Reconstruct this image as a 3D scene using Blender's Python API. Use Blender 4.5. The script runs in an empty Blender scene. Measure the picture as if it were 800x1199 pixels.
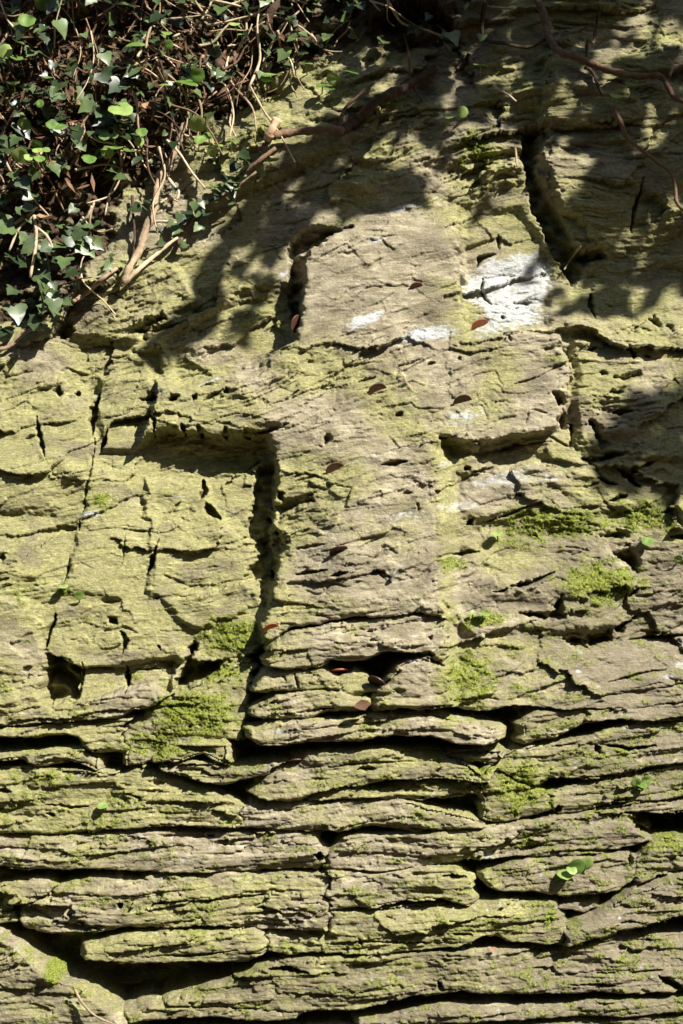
import bpy, math, random
import numpy as np
from mathutils import Vector, Matrix

# ------------------------------------------------------------------ camera, light
scene = bpy.context.scene
C = scene.collection
random.seed(7)
rng = np.random.default_rng(11)
PITCH = math.radians(12.0)
CAM = np.array([0.03, -2.35, 1.50])
FPX = 2080.0                       # focal length in photograph pixels
FW = np.array([0.0, math.cos(PITCH), math.sin(PITCH)])
UPV = np.array([0.0, -math.sin(PITCH), math.cos(PITCH)])
OUT = -FW                          # the way ledges stand out of the rock, a little downwards
cd = bpy.data.cameras.new('camera'); cam = bpy.data.objects.new('camera', cd); C.objects.link(cam)
cam.location = CAM; cam.rotation_euler = (math.pi/2 + PITCH, 0, 0)
cd.sensor_fit = 'VERTICAL'; cd.sensor_height = 24.0; cd.lens = 24.0*FPX/1199.0
cd.clip_start = 0.05; cd.clip_end = 200
scene.camera = cam
SUN = np.array([0.54, -0.58, 0.61]); SUN /= np.linalg.norm(SUN)
w = bpy.data.worlds.new('World'); scene.world = w; w.use_nodes = True
nt = w.node_tree; bg = nt.nodes['Background']
sky = nt.nodes.new('ShaderNodeTexSky'); sky.sky_type = 'NISHITA'; sky.sun_disc = False
sky.sun_elevation = math.asin(SUN[2]); sky.sun_rotation = math.atan2(SUN[0], SUN[1])
nt.links.new(sky.outputs[0], bg.inputs[0]); bg.inputs[1].default_value = 0.05
ld = bpy.data.lights.new('sun', 'SUN'); ld.energy = 5.0; ld.angle = math.radians(0.55); ld.color = (1, 0.955, 0.88)
sun = bpy.data.objects.new('sun', ld); C.objects.link(sun)
sun.rotation_euler = Vector(SUN).to_track_quat('Z', 'Y').to_euler(); sun.location = (3, -4, 6)
vs = scene.view_settings; vs.view_transform = 'Standard'; vs.look = 'None'; vs.exposure = 1.2; vs.gamma = 1

# ------------------------------------------------------------------ noise
PERM = rng.permutation(256); PERM = np.concatenate([PERM, PERM]).astype(np.int32)
ANG = rng.random(256)*2*math.pi
GX = np.cos(ANG).astype(np.float32); GY = np.sin(ANG).astype(np.float32); RND = rng.random((4, 256)).astype(np.float32)
def perlin(x, y, s=0):
    x = np.asarray(x, np.float32) + s*17.31; y = np.asarray(y, np.float32) + s*9.77
    xi = np.floor(x); yi = np.floor(y); fx = x-xi; fy = y-yi
    xi = xi.astype(np.int32) & 255; yi = yi.astype(np.int32) & 255; x1 = (xi+1) & 255; y1 = (yi+1) & 255
    ux = fx*fx*fx*(fx*(fx*6-15)+10); uy = fy*fy*fy*(fy*(fy*6-15)+10)
    def g(i, j, a, b):
        h = PERM[PERM[i]+j]; return GX[h]*a + GY[h]*b
    n0 = g(xi, yi, fx, fy); n1 = g(x1, yi, fx-1, fy); n2 = g(xi, y1, fx, fy-1); n3 = g(x1, y1, fx-1, fy-1)
    a = n0+ux*(n1-n0); b = n2+ux*(n3-n2)
    return (a+uy*(b-a))*1.5
def fbm(x, y, o=4, s=0, g=0.5):
    r = 0; a = 1.0; t = 0
    for k in range(o):
        r = r + a*perlin(x*2**k, y*2**k, s+k*3); t += a; a *= g
    return r/t*1.3
def hash2(i, j, c=0): return RND[c][PERM[PERM[i & 255]+(j & 255)]]
def facets(x, y, s=0):
    """broken rock: cells each with an own tilt and level; returns tilt term, level, edge distance"""
    x = np.asarray(x, np.float32)+s*5.3; y = np.asarray(y, np.float32)+s*3.1
    xi = np.floor(x).astype(np.int32); yi = np.floor(y).astype(np.int32)
    best = np.full(x.shape, 9., np.float32); sec = best.copy(); ti = np.zeros_like(best); lv = np.zeros_like(best)
    for a in (-1, 0, 1):
        for b in (-1, 0, 1):
            i = xi+a; j = yi+b
            dx = x-(i+hash2(i, j, 0)); dy = y-(j+hash2(i, j, 1)); d = dx*dx+dy*dy
            gx = hash2(i, j, 2)-0.5; gy = hash2(i, j, 3)-0.35
            m = d < best
            sec = np.where(m, best, np.minimum(sec, d))
            ti = np.where(m, gx*dx+gy*dy, ti); lv = np.where(m, hash2(j, i, 0)-0.5, lv); best = np.where(m, d, best)
    return ti*2, lv, np.sqrt(sec)-np.sqrt(best)
def sstep(x, a, b):
    t = np.clip((x-a)/(b-a), 0, 1); return t*t*(3-2*t)

# ------------------------------------------------------------------ the rock face as a height map over photograph pixels
def axis(lo, hi, step, out_lo, out_hi, grow):
    mid = np.arange(lo, hi+step, step)
    a = []; p = lo; s = step
    while p > out_lo: s *= grow; p -= s; a.append(p)
    b = []; p = mid[-1]; s = step
    while p < out_hi: s *= grow; p += s; b.append(p)
    return np.array(a[::-1]+list(mid)+b)
UA = axis(-14, 814, 1.12, -1700, 2300, 1.09)
VA = axis(-14, 1213, 1.12, -1250, 2850, 1.085)
U, V = np.meshgrid(UA.astype(np.float32), VA.astype(np.float32))
NV, NU = U.shape
def px_ray(u, v):
    u = np.asarray(u, float); v = np.asarray(v, float)
    a = (u-400)/FPX; b = (599.5-v)/FPX
    return np.stack([a, FW[1]+b*UPV[1], FW[2]+b*UPV[2]], -1)
def px_plane(u, v):
    d = px_ray(u, v); t = -CAM[1]/d[..., 1]
    return CAM + d*t[..., None]

W1 = 5.0*perlin(U/34, V/34, 1) + 2.2*perlin(U/11, V/11, 2) + 1.1*perlin(U/5, V/4, 3)
W2 = 3.5*perlin(U/60, V/26, 4) + 1.3*perlin(U/18, V/9, 5) + .8*perlin(U/6, V/4, 6)
UW = U+W1; VW = V+W2
def bbox(pts, m):
    p = np.array(pts); x0, y0 = p.min(0)-m; x1, y1 = p.max(0)+m
    i0, i1 = np.searchsorted(UA, [x0, x1]); j0, j1 = np.searchsorted(VA, [y0, y1])
    return slice(j0, j1), slice(i0, i1)
def seg_dist(x, y, a, b):
    ax, ay = a; bx, by = b; dx, dy = bx-ax, by-ay
    t = np.clip(((x-ax)*dx+(y-ay)*dy)/(dx*dx+dy*dy+1e-9), 0, 1)
    return np.hypot(x-ax-t*dx, y-ay-t*dy), t
def sdf(x, y, pts):
    d = np.full(x.shape, 1e9, np.float32); ins = np.zeros(x.shape, bool); n = len(pts)
    for k in range(n):
        a, b = pts[k], pts[(k+1) % n]
        d = np.minimum(d, seg_dist(x, y, a, b)[0])
        c = ((a[1] > y) != (b[1] > y)) & (x < (b[0]-a[0])*(y-a[1])/(b[1]-a[1]+1e-9)+a[0])
        ins ^= c
    return np.where(ins, -d, d)
def mask(pts, soft=4, warp=1.0):
    """1 inside, 0 outside, over the whole grid"""
    m = np.zeros(U.shape, np.float32); s = bbox(pts, soft*2+14)
    d = sdf(U[s]+W1[s]*warp, V[s]+W2[s]*warp, pts)
    m[s] = 1-sstep(d, -soft, soft)
    return m
def blob(cx, cy, rx, ry, rot=0):
    c, s = math.cos(math.radians(rot)), math.sin(math.radians(rot))
    x = (UW-cx)*c+(VW-cy)*s; y = -(UW-cx)*s+(VW-cy)*c
    return np.exp(-((x/rx)**2+(y/ry)**2)).astype(np.float32)

# bedding: rises to the right high up, level lower down
tanb = 0.36-0.30*sstep(V, 420, 860) - 0.14*sstep(U, 560, 760)*(1-sstep(V, 500, 800))
S = V + (U-400)*tanb + 10*perlin(U/150, V/120, 8)
R = U - (V-600)*tanb

CROSS = [(352, 292), (385, 268), (425, 250), (482, 236), (536, 230), (540, 300), (543, 345), (547, 386), (600, 384), (655, 392),
         (668, 430), (668, 470), (645, 500), (615, 512), (560, 518), (514, 512), (512, 560), (508, 620), (510, 680), (513, 714),
         (490, 711), (450, 717), (400, 721), (345, 733), (312, 752), (305, 735), (320, 700), (331, 640), (319, 600), (317, 560), (325, 532),
         (312, 514), (250, 508), (190, 506), (165, 516), (178, 480), (182, 446), (215, 452), (262, 438), (305, 424), (344, 396), (352, 372)]
mC = .62*mask(CROSS, 2.5, 1.25)+.38*mask(CROSS, 9, 1.5)
H = np.zeros(U.shape, np.float32)
# large forms, millimetres
H += 6*fbm(U/260, V/220, 3, 20)
H += 18*(1-sstep(V, 60, 240))                                      # upper brow
H += 33*sstep(U, 420, 470)*(1-sstep(U, 509, 537))*sstep(V, 500, 545)*(1-mC)   # fillet right of the shaft
H += -17*sstep(U, 95, 240)*(1-sstep(U, 330, 420))*sstep(V, 500, 545)      # sunk field left of the shaft
H += 12*mask([(112, 440), (182, 436), (182, 500), (160, 530), (118, 528), (110, 480)], 5)
H += 8*mask([(540, 225), (690, 235), (690, 390), (545, 390)], 10)*0
H += 28*mask([(640, 60), (900, 40), (900, 420), (790, 360), (715, 290), (660, 238), (634, 180)], 6, 2.2)*(1-sstep(V, 190, 330))
H += 13*mask([(676, 395), (900, 380), (900, 540), (730, 535), (678, 520)], 6)
H += 8*sstep(V, 640, 700)*sstep(U, 530, 600)
turn = -.24*np.clip(U-560, 0, 330)*sstep(V, 600, 760)                     # lower right turns away
H += 14*mask([(60, 330), (200, 300), (230, 345), (150, 400), (60, 385)], 6)
H += -14*mask([(190, 395), (300, 330), (345, 330), (345, 395), (262, 436), (205, 455)], 6)
H += 16*mask([(210, 175), (330, 130), (420, 150), (330, 200), (230, 240)], 5)
H += -12*mask([(-200, -200), (470, -200), (430, 60), (250, 150), (120, 300), (60, 380), (-200, 390)], 14)
H += 33*mC*sstep(V, 225, 290) + 6*mC
H += 10*mask([(-40, 692), (52, 704), (57, 765), (57, 815), (-40, 830)], 5, 1.5)
H += -13*mask([(57, 766), (100, 779), (150, 776), (212, 767), (205, 808), (57, 826)], 3, 1.2)
H += 9*mask([(170, 556), (236, 566), (250, 604), (296, 640), (296, 704), (236, 740), (182, 690), (174, 640)], 5, 1.8)
H += 6*mask([(108, 560), (182, 560), (174, 650), (146, 700), (82, 690), (92, 620)], 5, 1.8)
H += 8*mask([(-40, 470), (44, 486), (106, 456), (106, 540), (50, 600), (-40, 600)], 7, 1.8)
H += 9*mask([(560, 545), (690, 548), (740, 590), (690, 618), (575, 612), (530, 600)], 9, 2)
H += 10*mask([(575, 690), (650, 668), (715, 640), (740, 680), (716, 735), (650, 742), (540, 735), (520, 700)], 6, 2)
H -= 11*sstep(U, 514, 542)*sstep(V, 515, 545)*(1-sstep(U, 600, 720))*(1-sstep(V, 690, 740))*(1-mC)
H += 11*mask([(540, 520), (560, 520), (640, 505), (700, 560), (600, 610), (512, 620)], 13, 1)
H += -9*mask([(540, 236), (612, 238), (650, 290), (648, 378), (548, 386)], 6, 1)
H += np.where((U < 200), 0, 0)

# the slabs below: (top edge, bottom edge, lip height mm, recess of the top mm)
SLABS = [
 ([(-30,842),(50,827),(95,821),(150,803),(185,800),(197,809)], [(-30,850),(30,844),(60,841),(125,837),(150,831),(160,822),(197,819)], 16, 7),
 ([(2,853),(12,846),(60,843),(130,839),(168,838)], [(2,858),(30,856),(80,853),(100,857),(108,868),(125,873),(168,872)], 13, 5),
 ([(-30,881),(60,876),(105,871),(122,884)], [(-30,887),(10,884),(38,881),(46,890),(62,890),(90,883),(112,886),(122,892)], 10, 6),
 ([(150,845),(200,812),(235,801),(262,782),(296,772)], [(150,892),(190,884),(212,868),(240,860),(272,860),(284,862),(296,800)], 6, 10),
 ([(184,880),(200,867),(240,861),(266,863),(273,878)], [(184,884),(220,881),(245,874),(273,886)], 15, 5),
 ([(-30,897),(60,897),(110,898),(150,901),(178,895),(205,902),(235,916),(270,931),(289,941)], [(-30,968),(60,968),(120,963),(180,961),(215,957),(250,962),(283,957),(289,948)], 10, 9),
 ([(192,893),(230,889),(300,890),(335,885),(346,889)], [(192,896),(230,904),(260,911),(300,901),(330,896),(346,893)], 16, 5),
 ([(318,753),(345,737),(400,727),(450,721),(485,718),(521,724)], [(312,774),(345,777),(380,774),(386,767),(420,768),(455,757),(490,757),(521,771)], 14, 6),
 ([(302,801),(312,783),(345,780),(382,783),(402,795)], [(302,804),(325,801),(345,802),(370,803),(402,801)], 10, 5),
 ([(396,792),(412,783),(430,789),(446,802)], [(396,811),(410,812),(430,806),(446,804)], 4, 4),
 ([(438,808),(456,790),(468,776),(490,768),(524,776)], [(438,813),(480,810),(524,803)], 8, 5),
 ([(440,818),(470,812),(526,806)], [(440,826),(468,821),(526,818)], 12, 3),
 ([(299,826),(325,810),(360,805),(400,806),(432,816)], [(299,832),(330,836),(360,833),(400,823),(432,820)], 17, 5),
 ([(293,847),(330,839),(380,839),(420,833),(440,829),(500,831),(530,839),(560,843),(582,851)], [(293,853),(310,861),(340,862),(400,860),(450,855),(500,853),(530,862),(560,864),(582,856)], 20, 6),
 ([(302,912),(320,896),(345,881),(380,874),(420,875),(480,872),(510,877),(545,891),(560,904)], [(302,926),(340,929),(380,920),(420,912),(450,905),(500,901),(540,902),(560,907)], 15, 9),
 ([(362,928),(375,921),(400,916),(440,919),(470,911),(520,908),(562,910)], [(362,931),(400,930),(440,927),(480,929),(520,924),(562,919)], 8, 4),
 ([(520,877),(560,875),(584,877)], [(520,881),(550,884),(584,887)], 10, 3),
 ([(281,946),(295,936),(350,933),(400,932),(440,930),(470,934),(500,941),(540,951),(566,959)], [(281,960),(350,966),(375,961),(395,968),(430,958),(470,961),(510,963),(566,961)], 12, 9),
 ([(609,846),(625,833),(660,829),(700,830),(760,828),(830,822)], [(609,866),(640,861),(690,843),(730,839),(760,845),(830,838)], 10, 3),
 ([(558,902),(600,874),(650,869),(700,857),(740,848),(760,851),(830,843)], [(558,906),(600,907),(630,917),(640,906),(690,909),(750,899),(790,893),(830,890)], 9, 6),
 ([(564,914),(580,895),(600,910),(622,920),(642,930)], [(562,948),(590,956),(620,950),(642,944)], 8, 8),
 ([(640,928),(700,915),(750,906),(790,899),(830,896)], [(640,950),(680,947),(720,940),(770,936),(830,931)], 8, 5),
 ([(660,958),(720,946),(770,940),(830,936)], [(660,961),(720,952),(770,950),(830,950)], 6, 2),
 ([(-30,972),(60,973),(140,968),(200,966),(260,969),(300,968),(368,969),(379,990)], [(-30,1004),(50,1010),(100,1009),(160,1012),(230,1013),(300,1012),(368,1009),(379,1000)], 9, 6),
 ([(384,992),(400,976),(430,972),(510,968),(560,965),(640,957),(690,951),(740,956),(762,972)], [(384,1008),(450,1012),(520,1005),(545,999),(580,998),(650,999),(700,998),(745,988),(762,980)], 9, 5),
 ([(386,1013),(450,1014),(500,1009),(530,1011),(552,1024)], [(386,1056),(430,1054),(460,1047),(500,1043),(545,1049),(552,1047)], 11, 7),
 ([(560,1018),(600,1006),(650,1003),(700,1002),(735,1000),(748,1012)], [(560,1022),(582,1037),(620,1039),(650,1043),(690,1044),(725,1039),(748,1024)], 12, 7),
 ([(744,1010),(766,988),(830,981)], [(738,1040),(770,1024),(830,1019)], 12, 7),
 ([(12,1032),(28,1026),(60,1024),(72,1030)], [(12,1052),(30,1056),(60,1048),(72,1040)], 8, 5),
 ([(-30,1075),(8,1062),(28,1066)], [(-30,1090),(8,1076),(28,1074)], 6, 4),
 ([(30,1060),(75,1032),(110,1022),(170,1018),(300,1016),(386,1016)], [(30,1078),(60,1085),(110,1085),(150,1080),(200,1077),(260,1078),(330,1081),(386,1083)], 10, 8),
 ([(102,1102),(150,1091),(200,1083),(300,1083),(312,1090)], [(102,1114),(150,1119),(200,1117),(240,1116),(290,1117),(312,1108)], 18, 6),
 ([(312,1086),(386,1085),(390,1059),(430,1060),(500,1056),(545,1053),(600,1052),(648,1055),(664,1085)], [(312,1109),(340,1111),(360,1108),(420,1109),(480,1107),(530,1102),(560,1090),(580,1089),(600,1095),(640,1099),(664,1097)], 11, 8),
 ([(661,1087),(690,1074),(740,1047),(790,1031),(830,1024)], [(661,1101),(700,1091),(740,1083),(780,1073),(830,1068)], 24, 7),
 ([(652,1056),(670,1051),(690,1053),(702,1059)], [(652,1061),(680,1066),(702,1061)], 0, 3),
 ([(-30,1082),(0,1086),(25,1101),(45,1119),(75,1139),(110,1156),(140,1179),(162,1204)], [(-30,1290),(162,1290)], 26, 8),
 ([(195,1166),(240,1150),(280,1138),(310,1127),(340,1117),(420,1113),(500,1110),(560,1107),(650,1105),(700,1098),(740,1097),(830,1100)], [(195,1168),(240,1172),(300,1174),(360,1176),(430,1172),(480,1160),(540,1153),(600,1153),(680,1158),(750,1160),(830,1156)], 13, 9),
 ([(154,1178),(180,1170),(240,1174),(300,1176),(345,1178)], [(154,1188),(200,1183),(260,1184),(300,1187),(345,1184)], 13, 3),
 ([(420,1190),(480,1180),(540,1172),(600,1176),(660,1174),(740,1170),(830,1169)], [(420,1193),(500,1192),(540,1190),(600,1186),(660,1187),(720,1186),(830,1184)], 13, 4),
 ([(168,1207),(230,1200),(300,1202),(420,1199),(430,1199)], [(168,1240),(430,1246)], 12, 6),
 ([(432,1200),(560,1197),(690,1193),(830,1190)], [(432,1244),(830,1240)], 10, 6),
]
NTRACED = len(SLABS)
# rows of slabs outside the picture, so the bank goes on
def rowslabs(u0, u1, v0, v1, hh, ll):
    y = v0
    while y < v1:
        h = hh*random.uniform(.7, 1.4); x = u0
        while x < u1:
            l = min(ll*random.uniform(.4, 1.5), u1-x); l = u1-x if u1-x-l < 60 else l; g = hh*0.12
            SLABS.append(([(x+g, y+random.uniform(-4, 4)), (x+l*.5, y+random.uniform(-8, 4)), (x+l-g, y+random.uniform(-4, 6))],
                          [(x+g, y+h-g), (x+l*.5, y+h-g*random.uniform(0, 2)), (x+l-g, y+h-g)], random.uniform(4, 22), hh*.14))
            x += l
        y += h
rowslabs(-700, -36, 840, 1290, 48, 300); rowslabs(836, 1500, 830, 1290, 45, 300); rowslabs(-700, 1500, 1292, 1620, 55, 340)

MAINB = np.array([(-2000, 838), (-30, 838), (57, 824), (97, 818), (150, 802), (205, 806), (226, 803), (244, 795), (262, 779), (282, 772), (300, 760), (309, 752), (345, 735), (400, 723), (450, 718),
                  (490, 713), (513, 717), (515.5, 812), (545, 824), (600, 823), (650, 827), (700, 829), (760, 827), (830, 816), (2500, 816)], float)
below = VW > np.interp(UW, MAINB[:, 0], MAINB[:, 1])
LABEL = np.where(mC > .5, 1, 0).astype(np.int16)
LABEL[below] = 0
deep = -50 + 14*perlin(U/40, V/18, 30) - 18*(V > 1100)
far_low = sstep(V, 1560, 1750)
Hs = deep*(1-far_low) + far_low*0
Hm = H.copy(); H = np.where(below, Hs, H)
for k, (T, B, lip, rec) in enumerate(SLABS):
    s = bbox(T+B, 16); x = U[s]+.8*W1[s]; y = V[s]+.55*W2[s]
    T = np.array(T, float); B = np.array(B, float)
    t = np.interp(x, T[:, 0], T[:, 1]); b = np.interp(x, B[:, 0], B[:, 1])
    x0 = max(T[0, 0], B[0, 0]); x1 = min(T[-1, 0], B[-1, 0])
    endw = 7*perlin(V[s]/13, U[s]/60, k+5) + 3*perlin(V[s]/5, U[s]/20, k+9); x0 = x0+endw; x1 = x1+endw[::-1, :]
    lw = 1.8*perlin(U[s]/36, k*1.7+V[s]*0, 7)+1.0*perlin(U[s]/9, k*2.3+V[s]*0, 8); b = b+lw+.8; t = t+.8*lw-2.4
    ins = (x > x0) & (x < x1) & (y > t) & (y < b)
    f = np.clip((y-t)/np.maximum(b-t, 3), 0, 1)
    de = np.minimum(np.minimum(y-t, (b-y)*1.6), np.minimum(x-x0, (x1-x)*1.0)); rr = 3.6
    sm = .25+1.0*sstep(perlin(x/60+k*3.3, y/40, 35), -.35, .2)
    fp = .5+.3*RND[2][k % 256]+.18*perlin(x/70, k*1.9+y*0, 36); und = np.clip(8*(perlin(x/85, k*2.9+y*0, 37)*1.3+.1), 0, 8)*np.clip((b-t)/34, .25, 1)
    lip = {7: 34, 8: 27, 9: 20, 10: 32, 11: 35, 12: 31, 13: 30}.get(k, (lip-11)*1.35+10)
    h = lip - rec*sm*np.clip(1-f/fp, 0, 1)**1.4 - und*np.clip((f-fp)/(1-fp), 0, 1) - 5*np.clip(1-de/rr, 0, 1)**2 + 5*perlin(U[s]/90, V[s]/50, k+40)
    h = h + (RND[0][k % 256]-.5)*6*np.clip((x-x0)/np.maximum(x1-x0, 20)-.5, -.5, .5)
    H[s] = np.where(ins, h, H[s]); LABEL[s] = np.where(ins, k+2, LABEL[s])
slabm = LABEL >= 2
# joints: steep under an overhanging slab, sloping back from the top of the slab beneath; narrow ones stay shallow
gap = below & ~slabm & (V < 1600)
seam = .08+.92*sstep(perlin(U/55, V/16, 33)+.35*perlin(U/14, V/9, 34), -.3, .12)
Hg = np.where(gap, -95, H)
for it in range(14):
    q = seam if it < 2 else 1.0
    up = np.full_like(Hg, -95); up[:-1] = (Hg-(2.6 if it < 2 else 10))[1:]      # from the slab beneath
    dn = np.full_like(Hg, -95); dn[1:] = (Hg-14*q)[:-1]
    le = np.full_like(Hg, -95); le[:, 1:] = (Hg-(3.2*q if it < 6 else 9))[:, :-1]
    ri = np.full_like(Hg, -95); ri[:, :-1] = (Hg-(3.2*q if it < 6 else 9))[:, 1:]
    Hg = np.where(gap, np.maximum(Hg, np.maximum(np.maximum(up, dn), np.maximum(le, ri))), H)
H = np.where(gap, np.maximum(Hg, deep), H)

# cracks and pockets: (polyline, half width px, depth mm)
CR = [([(234,498),(236,512)],4,18), ([(262,500),(265,512)],5,16), ([(214,496),(216,510)],3,16), ([(288,503),(292,514)],5,16), ([(326,575),(332,585)],5,16), ([(318,668),(326,676)],5,16), ([(322,625),(330,622)],4,14),
 ([(113,458),(107,480),(105,508)],4.5,26), ([(122,503),(116,530)],4,24), ([(108,512),(107,545),(100,585),(97,600)],1.6,9),
 ([(64,450),(65,462)],4.5,16), ([(82,458),(88,459)],4,14), ([(40,486),(43,506),(48,520),(54,536)],2.6,16), ([(28,514),(42,508)],2,10),
 ([(175,484),(182,495),(181,512)],2.6,20), ([(226,464),(231,468)],4,14), ([(240,470),(262,457)],2.5,8), ([(264,455),(268,462)],3.5,14),
 ([(234,562),(237,575),(234,585)],4,20), ([(240,588),(246,600),(257,609)],5,22), ([(184,640),(178,655),(173,674)],3,20), ([(182,648),(188,630)],1.6,9),
 ([(195,603),(212,588)],1.6,9), ([(148,620),(146,660)],1.2,6), ([(84,650),(82,668),(80,682)],1.6,12), ([(95,608),(94,622)],1.6,10),
 ([(0,652),(9,653)],4,14), ([(2,680),(17,677)],1.8,9), ([(132,720),(140,728)],4.5,16), ([(145,736),(152,748),(148,762)],3,14), ([(70,716),(66,735),(58,760)],2.4,16),
 ([(187,752),(191,757)],2.4,10), ([(152,776),(153,806)],3,24), ([(101,772),(102,790),(98,815)],2,12), ([(104,780),(148,778)],1.6,6), ([(160,781),(198,783)],1.5,6),
 ([(570,318),(568,332),(573,345),(580,351)],2.2,14), ([(563,306),(568,296),(585,290)],3,14), ([(588,285),(588,268)],2,9), ([(605,350),(630,349)],2.5,9), ([(592,368),(596,366)],2.5,9),
 ([(757,205),(749,238),(744,266)],2.4,16), ([(700,338),(697,350),(702,370)],3,16), ([(740,400),(747,412),(744,420)],2.5,14), ([(706,434),(716,436)],3,12), ([(757,414),(765,417)],2.2,12),
 ([(630,441),(675,420),(690,400)],1.6,8), ([(600,449),(632,440)],1.7,9), ([(690,408),(702,404)],2.4,10), ([(735,392),(760,375)],1.4,6),
 ([(642,510),(668,524)],2,9), ([(600,524),(650,516)],1.3,6), ([(570,612),(605,600),(622,592)],1.6,10), ([(545,614),(555,606)],3,12),
 ([(530,649),(546,647),(560,645)],3,15), ([(510,652),(530,648)],1.6,9), ([(575,692),(600,685),(622,680),(648,669)],3.2,16), ([(604,684),(616,681)],3,12),
 ([(735,700),(745,690)],2.5,10), ([(660,640),(690,646)],1.5,6), ([(735,750),(770,746),(830,741)],2.2,16), ([(790,590),(795,615)],4,16), ([(775,600),(792,596)],2.6,12), ([(785,628),(815,625)],4,15),
 ([(725,550),(752,570)],4,14), ([(740,555),(765,540)],3,10), ([(710,797),(740,790),(780,783)],1.8,10), ([(765,806),(830,797)],1.4,7), ([(690,822),(706,819)],1.5,6),
 ([(60,936),(90,939),(112,938)],1.7,9), ([(0,921),(22,921)],3.5,14), ([(150,921),(172,929)],1.6,7), ([(60,945),(68,948)],2.5,9), ([(178,958),(200,962)],2,8),
 ([(180,1052),(235,1047),(290,1042),(330,1040)],1.5,8), ([(206,1079),(240,1078),(278,1077)],2.6,12), ([(300,1054),(318,1056)],2,9), ([(145,1056),(148,1050)],4,14),
 ([(168,1112),(220,1110),(280,1103)],1.5,7), ([(424,1096),(500,1095)],1.4,8), ([(420,1090),(424,1100)],1.6,8), ([(528,1084),(552,1087)],2.4,9),
 ([(534,1101),(575,1103)],4,16), ([(315,1128),(362,1130)],3.5,22), ([(620,976),(640,974)],2,9), ([(665,994),(735,996)],2,10), ([(425,1025),(437,1024)],1.5,6), ([(515,1018),(545,1020)],3,14),
 ([(740,1000),(735,1015)],3,14), ([(690,1068),(700,1062)],2,9), ([(560,1158),(680,1160)],1.6,8), ([(510,1142),(516,1150)],4,12), ([(690,1136),(775,1134)],2,12), ([(770,1140),(800,1160)],5,16),
 ([(660,1146),(720,1150)],1.8,8), ([(700,868),(740,876),(770,872)],2.6,14), ([(695,870),(702,880)],4,14), ([(642,950),(655,940)],4,18), 
 ([(345,783),(349,801)],2,9), ([(332,784),(336,790)],1.6,8), ([(325,831),(360,826),(392,822)],1.6,8), ([(340,846),(400,842),(450,838)],1.2,6), ([(380,890),(440,886),(480,884)],1.6,7), ([(420,894),(438,892)],3,10),
 ([(436,736),(430,738)],3,9), ([(500,741),(503,744)],3,9), ([(375,980),(384,974)],5,26), ([(374,990),(372,1000)],4,22),
 ([(300,418),(345,404)],1.4,6), ([(306,385),(322,378)],1.8,8), ([(236,452),(252,448)],1.5,7), ([(310,477),(360,460),(412,449)],1.3,6), ([(365,458),(392,450)],1.6,8), ([(330,470),(350,458)],1.4,8),
 ([(420,448),(440,442)],2.6,10), ([(466,430),(490,422)],2.2,9), ([(500,428),(510,425)],2.4,9), ([(536,420),(540,418)],2.4,8), ([(594,392),(597,398)],1.8,9), ([(612,498),(618,482)],1.2,6),
 ([(445,546),(474,541)],2.6,12), ([(464,488),(471,484)],2.6,10), ([(620,480),(640,485)],1.4,6), ([(345,565),(362,560),(372,556)],1.6,8), ([(346,643),(380,637)],2,9), ([(345,672),(385,664)],2.6,11), ([(388,672),(408,668)],3,12), ([(410,650),(440,630)],1.6,7),
 ([(440,666),(452,677)],1.6,7), ([(485,588),(488,598)],2,8), ([(470,578),(480,576)],2,7), ([(545,550),(552,546)],4,13), ([(553,553),(578,547)],2.4,10), ([(520,568),(533,563)],1.6,7), ([(602,580),(614,578)],2,8),
 ([(700,560),(725,568)],2.6,11), ([(715,585),(735,580)],3.6,15), ([(700,565),(690,570)],2,9), ([(670,500),(672,520)],2,9), ([(712,462),(733,458)],3,12), ([(716,484),(740,480)],4,14)]
for pts, hw, dp in CR:
    s = bbox(pts, hw*3+8); x = U[s]+W1[s]*.55; y = V[s]+W2[s]*.55
    d = np.full(x.shape, 1e9, np.float32)
    n = len(pts)-1
    for k in range(n):
        dd, t = seg_dist(x, y, pts[k], pts[k+1])
        tt = (k+t)/n; wk = 1.02-0.85*np.abs(2*tt-1)**1.6           # cracks taper to their ends
        d = np.minimum(d, dd/wk)
    d = d + hw*(.55*perlin(U[s]/8, V[s]/6, 15) + .35*perlin(U[s]/3.6, V[s]/3, 16) + .2)
    H[s] -= dp*(1.2 if hw > 2.2 else .8)*(1-sstep(d, hw*.55, hw*1.5))
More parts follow.
